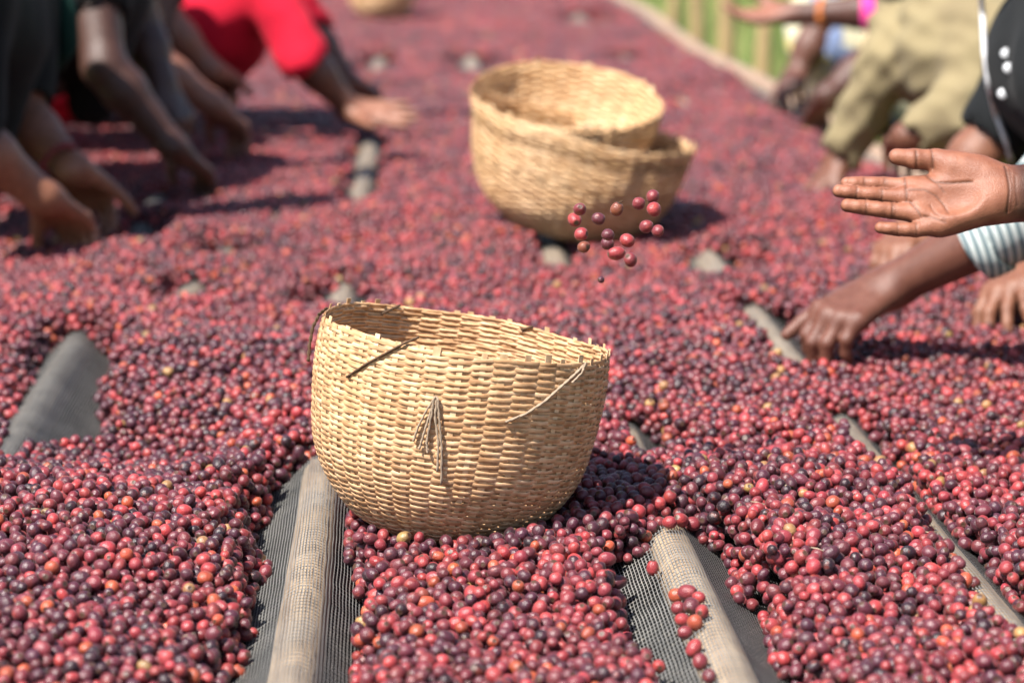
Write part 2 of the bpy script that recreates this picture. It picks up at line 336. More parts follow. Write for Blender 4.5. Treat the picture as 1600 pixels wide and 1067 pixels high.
    def strand(b, TH, s, off, hh, tk, name, mat, lens):
        if lens == 6: sec = [(-1, 0), (-.78, 1), (.78, 1), (1, 0), (.78, -.9), (-.78, -.9)]
        else: sec = [(-1, 0), (0, 1), (1, 0), (0, -1)]
        m = len(TH); k = len(sec); L = b.S[-1]
        V = np.stack([b.pt(TH, np.clip(s + a * hh, 0, L + .004), off + c * tk) for a, c in sec], 1).reshape(-1, 3)
        i = np.arange(m)[:, None]; j = np.arange(k)[None]; i2 = (i + 1) % m; j2 = (j + 1) % k
        Fc = np.stack([i * k + j, i2 * k + j, i2 * k + j2, i * k + j2], -1).reshape(-1, 4); me = mesh_np(name, V, Fc)
        li = np.zeros(len(me.loops), np.int32); me.loops.foreach_get('vertex_index', li)
        u = np.repeat(TH * .15 + random.random() * 7, k); v = np.tile([a * .002 for a, c in sec], m) + random.random() * 5
        uv = me.uv_layers.new(name='uv'); uv.data.foreach_set('uv', np.stack([u, v], -1)[li].astype(np.float32).ravel())
        link(name, me, b.o, mat)
    def stake(b, th, sv, off, w, tk, mat):
        r = np.maximum(np.interp(sv, b.S, b.r), .02); m = len(sv); sec = [(-1, 1), (1, 1), (1, -1), (-1, -1)]
        V = np.stack([b.pt(th + a * w / r, sv, off + c * tk) for a, c in sec], 1).reshape(-1, 3)
        Fc = [(i * 4 + j, i * 4 + (j + 1) % 4, i * 4 + 4 + (j + 1) % 4, i * 4 + 4 + j) for i in range(m - 1) for j in range(4)]
        Fc = np.array(Fc + [(0, 3, 2, 1), (m * 4 - 4, m * 4 - 3, m * 4 - 2, m * 4 - 1)]); me = mesh_np('stake', V, Fc, False)
        li = np.zeros(len(me.loops), np.int32); me.loops.foreach_get('vertex_index', li); k0 = random.random() * 9
        u = np.repeat(sv + k0, 4); v = np.tile([-.003, .003, .003, -.003], m) + k0
        uv = me.uv_layers.new(name='uv'); uv.data.foreach_set('uv', np.stack([u, v], -1)[li].astype(np.float32).ravel()); link('stake', me, b.o, mat)
    def surf_local(b, px, py, out=.002):     # wall point (local) under a pixel, nearest wall
        d = ray(px, py); Mi = b.M.inverted(); best = None
        ts = np.linspace(1.9, 3.2, 2600); pts = CAMP[None] + ts[:, None] * d[None]; A = np.array(Mi)
        q = pts @ A[:3, :3].T + A[:3, 3]; rho = np.hypot(q[:, 0] / b.sq[0], q[:, 1] / b.sq[1]); rw = np.interp(q[:, 2], b.z, b.r); ok = (rho < rw) & (q[:, 2] > 0) & (q[:, 2] < b.z[-1] + .01)
        i = np.argmax(ok) if ok.any() else np.argmin(np.abs(rho - rw) + 10 * np.clip(q[:, 2] - b.z[-1], 0, 1)); p = q[i].copy(); n = unit([p[0], p[1], 0]); return p + n * out
    def under(b, X, Y):          # world height of the lowest wall point over each bed point (inf where none)
        out = np.full(X.shape, np.inf); A = np.array(b.M)
        th = np.linspace(0, 2 * math.pi, 220); ii = np.arange(0, 400, 5); TT, SS = np.meshgrid(th, ii, indexing='ij')
        p = np.stack([b.r[SS] * np.cos(TT) * b.sq[0], b.r[SS] * np.sin(TT) * b.sq[1], b.z[SS]], -1).reshape(-1, 3)
        for rr in np.linspace(0, 1, 12): p = np.vstack([p, np.stack([b.r[0] * rr * np.cos(th), b.r[0] * rr * np.sin(th), 0 * th], -1)])
        p = p @ A[:3, :3].T + A[:3, 3]; return p
NEAR = Basket([(.040, 0), (.082, .010), (.113, .036), (.138, .078), (.147, .127), (.150, .173), (.1475, .212)], 42, .0033, 6,
    'woven bamboo basket with twine stitches standing tilted in the foreground', (M_STRAW, M_STAKE, M_STRAW), 3, (.049, 2.425, -.001), (.158, .030, .985), .3)
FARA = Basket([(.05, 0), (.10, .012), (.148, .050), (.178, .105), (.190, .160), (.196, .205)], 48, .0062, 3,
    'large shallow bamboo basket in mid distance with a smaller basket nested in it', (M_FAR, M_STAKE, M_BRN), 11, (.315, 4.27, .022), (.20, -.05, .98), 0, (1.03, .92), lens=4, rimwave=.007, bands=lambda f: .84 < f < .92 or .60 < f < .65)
FARB = Basket([(.045, 0), (.09, .012), (.133, .050), (.157, .100), (.166, .150)], 44, .0060, 3,
    'smaller bamboo basket tilted inside the larger one, its pale inside showing', (M_FAR, M_STAKE, M_TWD), 23, (.318, 4.33, .122), (.05, -.27, .95), 0, (1.04, 1), lens=4, rimwave=.005)
TOPB = Basket([(.045, 0), (.085, .010), (.118, .040), (.140, .090), (.148, .150), (.15, .2)], 40, .0068, 2,
    'bamboo basket far down the bed, only its rounded bottom in view', (M_FAR, M_STAKE, M_TWD), 31, (-.010, 9.95, .028), (.06, .02, .99), .2, lens=4)
def basket_twines():
    def cord(name, pix, mat, r=.0011, out=.003, twist=2, lift=None):
        pts = [NEAR.surf_local(x, y, out) for x, y in pix]; dense = []
        for i in range(len(pts) - 1):
            for f in np.linspace(0, 1, 9)[:-1]: dense.append(pts[i] * (1 - f) + pts[i + 1] * f)
        dense.append(pts[-1]); parts = []
        for k in range(twist):
            q = []
            for i, p in enumerate(dense):
                n = unit([p[0], p[1], 0]); t = np.array([-n[1], n[0], 0]); a = i * .9 + k * 2 * math.pi / twist
                q.append(p + r * .75 * (n * math.cos(a) + (t * .7 + np.array([0, 0, .7])) * math.sin(a)))
            parts.append(tube(q, r, 6))
        link(name, mesh(name, *join(parts)), NEAR.o, mat)
    cord('twine', [(546, 589), (575, 569), (605, 552), (632, 537), (656, 526)], M_TWD, .0012)
    cord('twine', [(515, 482), (503, 492), (493, 512), (488, 540), (486, 565)], M_TWD, .0012)
    cord('twine', [(788, 658), (820, 645), (848, 626), (872, 604), (893, 585), (910, 568)], M_TWL, .0011)
    cord('twine', [(888, 596), (903, 580), (908, 566)], M_TWL, .0009, .005)
    for pix in ([(682, 618), (668, 640), (656, 664), (648, 688)], [(681, 618), (672, 650), (664, 676), (657, 700)], [(684, 618), (681, 650), (686, 690), (684, 735)], [(685, 620), (688, 660), (691, 700), (690, 755)], [(680, 618), (676, 645), (668, 690), (670, 706)]):
        cord('twine_tassel', pix, M_TWL, .0009, .005)
    for a, bq in (((600, 492), (636, 482)), ((804, 517), (825, 511))):   # stitches on the inner side of the back wall
        A = np.array(NEAR.M.inverted()); pts = []
        for f in np.linspace(0, 1, 6):
            p = P(a[0] + (bq[0] - a[0]) * f, a[1] + (bq[1] - a[1]) * f, 2.545); q = A[:3, :3] @ p + A[:3, 3]
            rw = np.interp(q[2], NEAR.z, NEAR.r) - .003; h = math.hypot(q[0], q[1]); q[0] *= rw / h; q[1] *= rw / h; pts.append(q)
        link('twine', mesh('twine', *tube(pts, .0014, 6)), NEAR.o, M_TWD)
basket_twines()

# ------------------------------------------------------------------ coffee cherries: dropped one by one onto the net
G = .0025
def cherry_mesh(name, el, nav, seed, nu=16, nv=11):
    rg = np.random.default_rng(seed); V, N = [], []; ph = rg.uniform(0, 6, 4)
    for j in range(nv + 1):
        t = math.pi * j / nv
        for i in range(nu):
            a = 2 * math.pi * i / nu; r = 1 + .045 * math.sin(2 * a + ph[0]) * math.sin(t) + .03 * math.sin(3 * t + ph[1]) * math.sin(t) + .02 * math.sin(3 * a + ph[2]) * math.sin(t) ** 2
            x, y, z = r * math.sin(t) * math.cos(a), r * math.sin(t) * math.sin(a), el * r * math.cos(t); m = 0.0
            if t < .55 and nav: z -= nav * (.55 - t) * .30 ; m = 1.0 if t < .30 else (.35 if t < .6 else 0)
            if j == 0: z -= .05 * nav
            if j == 1 and nav: z += .05 * nav
            V.append((x, y, z)); N.append(m)
    Fc = [(j * nu + i, (j + 1) * nu + i, (j + 1) * nu + (i + 1) % nu, j * nu + (i + 1) % nu) for j in range(nv) for i in range(nu)]
    me = mesh(name, V, Fc); bm = bmesh.new(); bm.from_mesh(me)
    la = bm.verts.layers.float.new('nav')
    bm.verts.ensure_lookup_table()
    for i, v in enumerate(bm.verts): v[la] = N[i]
    bmesh.ops.remove_doubles(bm, verts=bm.verts, dist=.002); bm.to_mesh(me); bm.free()
    me.polygons.foreach_set('use_smooth', [True] * len(me.polygons)); me.materials.append(M_CH); return me
CHM = [cherry_mesh('cherry_round', 1.04, 1.0, 1), cherry_mesh('cherry_oval', 1.20, 1.0, 2), cherry_mesh('cherry_long', 1.34, .8, 3), cherry_mesh('cherry_plump', .94, 1.3, 4), cherry_mesh('cherry_egg', 1.1, 0.6, 5)]
CLS = [('bright red', (.29, .036, .037)), ('red', (.18, .027, .031)), ('wine red', (.100, .022, .028)), ('dark purple', (.048, .014, .022)), ('blackish', (.018, .010, .013)), ('orange red', (.33, .065, .028)), ('brownish yellow', (.30, .17, .06))]
def exposures():
    E = []; a = lambda px, py: PZ(px, py, .02)[:2]
    def seg(p, q, w, d=.048):
        A, B_ = a(*p).copy(), a(*q).copy()
        if A[1] > 3.2:                        # far patches lie along the nearest pole
            for e in (A, B_):
                xs = [pole_x(k, e[1]) for k in range(len(POLES))] + ([SKEW[0][0] + (SKEW[1][0] - SKEW[0][0]) * (e[1] - SKEW[0][1]) / (SKEW[1][1] - SKEW[0][1])] if e[1] < 4.9 else [])
                e[0] = min(xs, key=lambda v: abs(v - e[0]))
            w *= 1.2; d = max(d, .066)
        E.append((A, B_, w, d))
    seg((440, 1100), (486, 735), .056, .07); seg((478, 780), (489, 722), .044, .06)
    seg((1150, 1130), (1068, 835), .056, .07); seg((1005, 1000), (985, 850), .026, .06); seg((1030, 700), (1000, 665), .030)
    seg((1620, 1010), (1490, 845), .024); seg((1400, 735), (1315, 645), .030); seg((1490, 845), (1400, 735), .018, .040)
    seg((82, 530), (74, 655), .050, .08)
    seg((298, 452), (278, 478), .036); seg((352, 396), (340, 405), .040); seg((530, 448), (515, 470), .05)
    seg((590, 215), (572, 325), .034); seg((195, 350), (182, 385), .050); seg((222, 305), (212, 325), .045)
    seg((1095, 398), (1090, 425), .060); seg((800, 310), (905, 425), .030); seg((1235, 480), (1250, 565), .040)
    seg((770, 88), (755, 115), .075); seg((652, 105), (645, 118), .06); seg((925, 22), (915, 38), .09); seg((985, 85), (1015, 100), .07); seg((530, 90), (535, 110), .05)
    seg((40, 345), (10, 330), .06); return E
def drop():
    nx = int((X1 - X0) / G); yend = 12.6; ny = int((yend - Y0) / G); x = X0 + (np.arange(nx) + .5) * G; y = Y0 + (np.arange(ny) + .5) * G
    # coarse fields, then enlarged
    cs = 4; xc = x[::cs]; yc = y[::cs]; X, Y = np.meshgrid(xc, yc, indexing='ij')
    T = .036 + .022 * noise2(X, Y, .40, 21, 2) + .011 * noise2(X, Y, .13, 27, 2) + .004 * noise2(X, Y, .03, 33, 1)
    T += .020 * np.exp(-(((X + .36) / .16) ** 2 + ((Y - 2.15) / .28) ** 2)) - .024 * np.exp(-(((X + .27) / .13) ** 2 + ((Y - 2.72) / .15) ** 2)) + .022 * np.exp(-(((X + .28) / .15) ** 2 + ((Y - 3.12) / .18) ** 2))
    T += .014 * np.exp(-(((X - .42) / .13) ** 2 + ((Y - 2.5) / .3) ** 2))
    edge = np.minimum(X - X0, X1 - X); T -= .06 * np.exp(-(edge / .05) ** 2)
    for a, b, w, d in exposures():
        ab = b - a; t = np.clip(((X - a[0]) * ab[0] + (Y - a[1]) * ab[1]) / (ab @ ab), 0, 1)
        dd = np.hypot(X - a[0] - t * ab[0], Y - a[1] - t * ab[1]) * (1 + .45 * noise2(X, Y, .05, 40, 2)); T -= d * np.exp(-(dd / w) ** 4)
    F = net_z(X, Y) + .0062
    up = lambda A: np.repeat(np.repeat(A, cs, 0), cs, 1)[:nx, :ny]
    F = np.maximum(F, np.minimum(T - .030, .05)); T = up(T).astype(np.float32).copy(); C = up(F).astype(np.float32).copy()
    for bk in (NEAR, FARA, TOPB):
        p = bk.under(X, Y); i = ((p[:, 0] - X0) / G).astype(int); j = ((p[:, 1] - Y0) / G).astype(int); Bm = np.full(T.shape, 9., np.float32)
        np.minimum.at(Bm, (i, j), p[:, 2].astype(np.float32))
        i0, i1, j0, j1 = i.min() - 2, i.max() + 3, j.min() - 2, j.max() + 3; S = Bm[i0:i1, j0:j1]
        for _ in range(3):
            Q = np.pad(S, 1, constant_values=9.); S = np.minimum.reduce([Q[1 + a:Q.shape[0] - 1 + a, 1 + b:Q.shape[1] - 1 + b] for a in (-1, 0, 1) for b in (-1, 0, 1)])
        T[i0:i1, j0:j1] = np.minimum(T[i0:i1, j0:j1], S - .006)
    rad = [.0053, .0062, .0071]; ST = []
    for r in rad:
        n = int((r + .0062) / G) + 1; g = np.arange(-n, n + 1) * G; d2 = g[:, None] ** 2 + g[None] ** 2; h = (r + .0062) ** 2 - d2
        ST.append((n, np.where(h > 0, np.sqrt(np.maximum(h, 0)), -9.).astype(np.float32)))
    W = 6; out = []; rnd = random.Random(4)
    XL = lambda yy: np.clip(-(yy * .21) - .22 + 0 * yy, X0, 0); XR = lambda yy: np.clip(yy * .285 + .2, 0, X1)
    for ps in range(18):
        oi, oj = rnd.randrange(W), rnd.randrange(W); cells = []
        for j in range(6 + oj, ny - 14, W):
            yy = Y0 + j * G; a = max(6, int((XL(yy) - X0) / G)); b = min(nx - 14, int((XR(yy) - X0) / G))
            if yy > 6 and ps > 11: continue
            cells += [(i, j) for i in range(a + oi, b, W)]
        rnd.shuffle(cells)
        for i, j in cells:
            w = C[i:i + W, j:j + W]; k = int(w.argmin()); di, dj = divmod(k, W); z = w[di, dj]; ci, cj = i + di, j + dj
            if z > T[ci, cj]: continue
            s = rnd.choices((0, 1, 2), (.3, .45, .25))[0]; n, st = ST[s]
            if ci < n or cj < n or ci + n + 1 > nx or cj + n + 1 > ny: continue
            p = C[ci - n:ci + n + 1, cj - n:cj + n + 1]; np.maximum(p, st + z, out=p); out.append((x[ci] + (rnd.random() - .5) * G, y[cj] + (rnd.random() - .5) * G, z, rad[s]))
    o = np.array(out); vis = o[:, 2] > C[((o[:, 0] - X0) / G).astype(int), ((o[:, 1] - Y0) / G).astype(int)] - .0138
    return o, vis
def cherry_colors(pos):
    n = len(pos); reg = noise2(pos[:, 0], pos[:, 1], .35, 61, 3); w = np.array([.15, .25, .29, .20, .06, .035, .009]); W_ = np.tile(w, (n, 1))
    W_[:, 3] *= np.exp(1.1 * reg); W_[:, 4] *= np.exp(1.6 * reg); W_[:, 0] *= np.exp(-1.0 * reg); W_[:, 5] *= np.exp(-.8 * reg)
    W_ /= W_.sum(1, keepdims=True); k = (RNG.random(n)[:, None] > np.cumsum(W_, 1)).sum(1).clip(0, 6)
    c = np.array([q[1] for q in CLS])[k] * RNG.uniform(.72, 1.3, (n, 1)) * RNG.uniform(.9, 1.1, (n, 3)); return k, c
def euler_rand(n): return np.stack([RNG.uniform(0, 6.28, n), RNG.uniform(0, 6.28, n), RNG.uniform(0, 6.28, n)], -1)
def put_cherry(p, r, rot, var, col, label, group=None):
    o = link('coffee_cherry', CHM[var]); o.location = p; o.rotation_euler = rot; o.scale = (r * .97, r * .97, r * .97)
    o['cc'] = [float(q) for q in col]; o['label'] = label; o['category'] = 'coffee cherry'
    if group: o['group'] = group
    return o
def build_cherries():
    o, vis = drop(); n = len(o); k, c = cherry_colors(o); rot = euler_rand(n); var = RNG.choice(5, n, p=[.34, .27, .12, .17, .10])
    px, py, f = project(o[:, :3]); inf = (px > 4) & (px < 1596) & (py < 1062) & vis
    order = np.argsort(np.where(inf, f, 99)); pick = order[:272]; rest = np.ones(n, bool); rest[pick] = False
    for i in pick:
        zone = 'left of left net ridge' if px[i] < 470 else ('between both near net ridges' if px[i] < 1080 else 'right of right net ridge')
        nm = CLS[k[i]][0]; put_cherry(o[i, :3], o[i, 3], rot[i], int(var[i]), c[i], f'{nm} coffee cherry at the bed\'s front, {zone}', f'{nm} front cherries {zone}')
    idx = np.where(rest)[0]; me = bpy.data.meshes.new('cherry_points'); me.vertices.add(len(idx)); me.vertices.foreach_set('co', o[idx, :3].astype(np.float32).ravel())
    a = me.attributes.new('rot', 'FLOAT_VECTOR', 'POINT'); a.data.foreach_set('vector', rot[idx].astype(np.float32).ravel())
    a = me.attributes.new('size', 'FLOAT', 'POINT'); a.data.foreach_set('value', (o[idx, 3] * .97).astype(np.float32))
    a = me.attributes.new('variant', 'INT', 'POINT'); a.data.foreach_set('value', var[idx].astype(np.int32))
    vcol(me, 'cc', c[idx]); st = link('coffee_cherries', me, mat=M_CH, kind='stuff', label='red and purple coffee cherries heaped over the whole drying bed', category='coffee cherries')
    protos = {}
    for ob in COL.objects:
        if ob.name.startswith('coffee_cherry') and ob.data in CHM and CHM.index(ob.data) not in protos: protos[CHM.index(ob.data)] = ob
    ng = bpy.data.node_groups.new('heap', 'GeometryNodeTree'); ng.interface.new_socket('Geometry', in_out='INPUT', socket_type='NodeSocketGeometry'); ng.interface.new_socket('Geometry', in_out='OUTPUT', socket_type='NodeSocketGeometry')
    N = ng.nodes; Lk = ng.links; gi = N.new('NodeGroupInput'); go = N.new('NodeGroupOutput'); iop = N.new('GeometryNodeInstanceOnPoints'); jn = N.new('GeometryNodeJoinGeometry')
    for v in reversed(range(5)):                       # join takes its links last-in first
        oi = N.new('GeometryNodeObjectInfo'); oi.inputs['Object'].default_value = protos[v]; oi.transform_space = 'ORIGINAL'; g2 = N.new('GeometryNodeGeometryToInstance'); Lk.new(oi.outputs['Geometry'], g2.inputs[0]); Lk.new(g2.outputs[0], jn.inputs[0])
    def na(nm, ty): x = N.new('GeometryNodeInputNamedAttribute'); x.data_type = ty; x.inputs['Name'].default_value = nm; return x.outputs[0]
    Lk.new(gi.outputs[0], iop.inputs['Points']); Lk.new(jn.outputs[0], iop.inputs['Instance']); iop.inputs['Pick Instance'].default_value = True
    Lk.new(na('variant', 'INT'), iop.inputs['Instance Index']); Lk.new(na('rot', 'FLOAT_VECTOR'), iop.inputs['Rotation']); Lk.new(na('size', 'FLOAT'), iop.inputs['Scale']); Lk.new(iop.outputs[0], go.inputs[0])
    md = st.modifiers.new('heap', 'NODES'); md.node_group = ng
    vv = np.where(inf & (f < 4.5))[0]; V, Fc = [], []
    for i in RNG.choice(vv, 70, replace=False):
        p = o[i, :3] + (0, 0, o[i, 3] * .9); d = unit(RNG.normal(0, 1, 3) * (1, 1, .2)); ln = RNG.uniform(.004, .016); v, q = tube([p - d * ln / 2, p + RNG.normal(0, .0008, 3), p + d * ln / 2], [.0007, .0009, .0004], 5); V, Fc = join([(V, Fc), (v, q)])
    link('plant_debris', mesh('debris', V, Fc), mat=M_TWL, kind='stuff', label='tiny dry stalks scattered over the cherries', category='debris')
    print('cherries', n, 'visible top', int(vis.sum()))
build_cherries()
# ------------------------------------------------------------------ people: one smooth body each, grown from a distance field
def rc(p, a, b, ra, rb):
    a = np.asarray(a, float); ab = np.asarray(b, float) - a; t = np.clip(((p - a) @ ab) / (ab @ ab + 1e-12), 0, 1)
    return np.sqrt(((p - a - t[:, None] * ab) ** 2).sum(1)) - (ra + (rb - ra) * t)
def ell(p, c, rad, B=None):
    q = p - np.asarray(c)
    if B is not None: q = q @ np.asarray(B).T
    rad = np.asarray(rad); k0 = np.sqrt(((q / rad) ** 2).sum(1)) + 1e-9; k1 = np.sqrt(((q / rad ** 2) ** 2).sum(1)) + 1e-9
    return k0 * (k0 - 1) / k1
def smin(a, b, k):
    h = np.clip(.5 + .5 * (b - a) / k, 0, 1); return b + (a - b) * h - k * h * (1 - h)
def smins(L, k):
    o = L[0]
    for x in L[1:]: o = smin(o, x, k)
    return o
def surface(f, lo, hi, h):                 # sparse surface nets
    lo = np.asarray(lo, float); hi = np.asarray(hi, float); B = 8; nb = np.ceil((hi - lo) / (h * B)).astype(int)
    bi = np.stack(np.meshgrid(*[np.arange(k) for k in nb], indexing='ij'), -1).reshape(-1, 3)
    c = lo + (bi + .5) * h * B; d = f(c); bi = bi[np.abs(d) < h * B * 1.05]
    if not len(bi): return np.zeros((0, 3)), np.zeros((0, 4), int)
    g = np.arange(B + 1); loc = np.stack(np.meshgrid(g, g, g, indexing='ij'), -1).reshape(-1, 3)
    vals = np.concatenate([f((lo + (bi[s:s + 150, None] * B + loc[None]).reshape(-1, 3) * h)).reshape(-1, B + 1, B + 1, B + 1) for s in range(0, len(bi), 150)])
    S = vals < 0; cnt = np.zeros((len(bi), B, B, B), int)
    for dx in (0, 1):
        for dy in (0, 1):
            for dz in (0, 1): cnt += S[:, dx:dx + B, dy:dy + B, dz:dz + B]
    act = np.argwhere((cnt > 0) & (cnt < 8)); b_, i_, j_, k_ = act.T
    acc = np.zeros((len(act), 3)); num = np.zeros(len(act))
    cor = [(a, b, c) for a in (0, 1) for b in (0, 1) for c in (0, 1)]
    for p0 in cor:
        for ax in range(3):
            if p0[ax]: continue
            p1 = list(p0); p1[ax] = 1
            v0 = vals[b_, i_ + p0[0], j_ + p0[1], k_ + p0[2]]; v1 = vals[b_, i_ + p1[0], j_ + p1[1], k_ + p1[2]]; x = (v0 < 0) != (v1 < 0)
            t = np.where(x, v0 / np.where(x, v0 - v1, 1), 0); q = np.tile(np.array(p0, float), (len(act), 1)); q[:, ax] += t
            acc += q * x[:, None]; num += x
    gi = bi[b_] * B + np.stack([i_, j_, k_], -1); V = lo + (gi + acc / num[:, None]) * h
    K = 1 << 20; key = (gi[:, 0] + 8) * K * K + (gi[:, 1] + 8) * K + gi[:, 2] + 8; o = np.argsort(key); ks = key[o]; Fc = []
    def look(q):
        kk = (q[:, 0] + 8) * K * K + (q[:, 1] + 8) * K + q[:, 2] + 8; r = np.searchsorted(ks, kk).clip(0, len(ks) - 1); return np.where(ks[r] == kk, o[r], -1)
    for ax in range(3):
        sl0 = [slice(None)] + [slice(0, B)] * 3; sl1 = list(sl0); sl1[1 + ax] = slice(1, B + 1); s0 = S[tuple(sl0)]; s1 = S[tuple(sl1)]
        e = np.argwhere(s0 != s1); fl = s0[tuple(e.T)]; gp = bi[e[:, 0]] * B + e[:, 1:]; u, w = [(1, 2), (2, 0), (0, 1)][ax]
        U = np.zeros(3, int); U[u] = 1; Wv = np.zeros(3, int); Wv[w] = 1
        q = np.stack([look(gp), look(gp - U), look(gp - U - Wv), look(gp - Wv)], -1); ok = (q >= 0).all(1); q = q[ok]; fl = fl[ok]
        q[~fl] = q[~fl][:, ::-1]; Fc.append(q)
    return V, np.concatenate(Fc)
def hand_prims(wr, a, n, thumb_side, curl=(30, 35, 20), spread=6, thumb=(35, 10), sc_=1.0, vary=8, seed=0):
    """palm prims and finger prims; a = along the hand, n = out of the palm, thumb_side = +1/-1"""
    rg = random.Random(seed); a = unit(a); n = unit(np.asarray(n) - a * np.dot(n, a)); s = np.cross(n, a) * thumb_side; L = lambda u, v, w=0: np.asarray(wr) + sc_ * (a * u + s * v + n * w)
    palm = [(L(-.01, .010), L(.088, .027), .019 * sc_, .0125 * sc_), (L(-.01, 0), L(.092, .008), .019 * sc_, .0125 * sc_), (L(-.01, -.006), L(.088, -.011), .019 * sc_, .012 * sc_), (L(-.01, -.012), L(.078, -.029), .018 * sc_, .0115 * sc_), (L(.012, .020, .006), L(.055, .036, .008), .017 * sc_, .014 * sc_)]
    fing = []
    for k, (u, v, ln, r) in enumerate(((.088, .027, .076, .0108), (.093, .009, .083, .0110), (.088, -.010, .077, .0105), (.078, -.028, .062, .0094))):
        ang = R((1.5 - k) * spread); d0 = a * math.cos(ang) + s * math.sin(ang); p = L(u, v); th = 0; ch = []; rr = r
        for fr, cu, r2 in zip((.46, .30, .24), curl, (.90, .80, .66)):
            th += R(cu + rg.uniform(-vary, vary)); d = d0 * math.cos(th) + n * math.sin(th); q = p + d * ln * fr * sc_; ch.append((p, q, rr * sc_, r * r2 * sc_)); p = q; rr = r * r2
        fing.append(ch)
    p = L(.028, .030, .006); ch = []; th = R(thumb[0]); d = a * math.cos(th) + s * math.sin(th) * .8 + n * .35
    for ln, r1, r2, dd in ((.040, .0135, .0115, 0), (.032, .0112, .0105, thumb[1]), (.026, .0104, .0078, thumb[1])):
        th -= R(dd); d = unit(a * math.cos(th) + s * math.sin(th) + n * (.35 + .01 * dd)); q = p + d * ln * sc_; ch.append((p, q, r1 * sc_, r2 * sc_)); p = q
    fing.append(ch); return palm, fing
def f_prims(L, k):
    return lambda p: smins([rc(p, *q) for q in L], k)
def arm_field(sh, el, wr, hand, fat=1.0):
    fa = unit(np.asarray(wr) - el); mid = np.asarray(el) + (np.asarray(wr) - el) * .28
    base = [(sh, el, .052 * fat, .041 * fat), (el, mid, .041 * fat, .042 * fat), (mid, wr, .042 * fat, .0265 * fat)]; palm, fing = hand
    def f(p):
        A = smins([rc(p, *q) for q in base], .02); A = smin(A, smins([rc(p, *q) for q in palm], .012), .022); F = None
        for ch in fing:
            g = smins([rc(p, *q) for q in ch], .003); F = g if F is None else np.minimum(F, g)
        return smin(A, F, .012)
    pts = [x for q in base + palm + [y for c in fing for y in c] for x in q[:2]]; pts = np.array(pts); return f, pts.min(0) - .07, pts.max(0) + .07
def normals(f, V, e=.002):
    g = np.stack([f(V + np.eye(3)[i] * e) - f(V - np.eye(3)[i] * e) for i in range(3)], -1); return g / (np.linalg.norm(g, axis=1, keepdims=True) + 1e-9)
def head_field(c, fw, up):
    fw = unit(fw); up = unit(np.asarray(up) - fw * np.dot(up, fw)); B = np.stack([np.cross(fw, up), fw, up])
    def f(p):
        q = (p - c) @ B.T; d = smin(ell(q, (0, -.012, .025), (.077, .098, .098)), ell(q, (0, .028, -.052), (.056, .062, .058)), .03)
        for s in (-1, 1): d = smin(d, ell(q, (s * .079, -.012, -.012), (.011, .024, .034)), .006); d = np.maximum(d, -ell(q, (s * .031, .100, .005), (.017, .016, .011)) ); d = smin(d, ell(q, (s * .031, .081, .004), (.013, .012, .012)), .003)
        d = smin(d, rc(q, (0, .088, .012), (0, .106, -.026), .009, .013), .012); d = smin(d, ell(q, (0, .090, -.056), (.024, .010, .006)), .004); d = smin(d, ell(q, (0, .087, -.070), (.022, .010, .007)), .004); return d
    def hair(p):
        q = (p - c) @ B.T; d = ell(q, (0, -.022, .036), (.085, .101, .099)); return np.maximum(d, -(.34 * q[:, 2] * 2.2 - q[:, 1] + .052)) + .003 * np.sin(q[:, 0] * 260) * np.sin(q[:, 1] * 260) * np.sin(q[:, 2] * 260)
    return f, hair
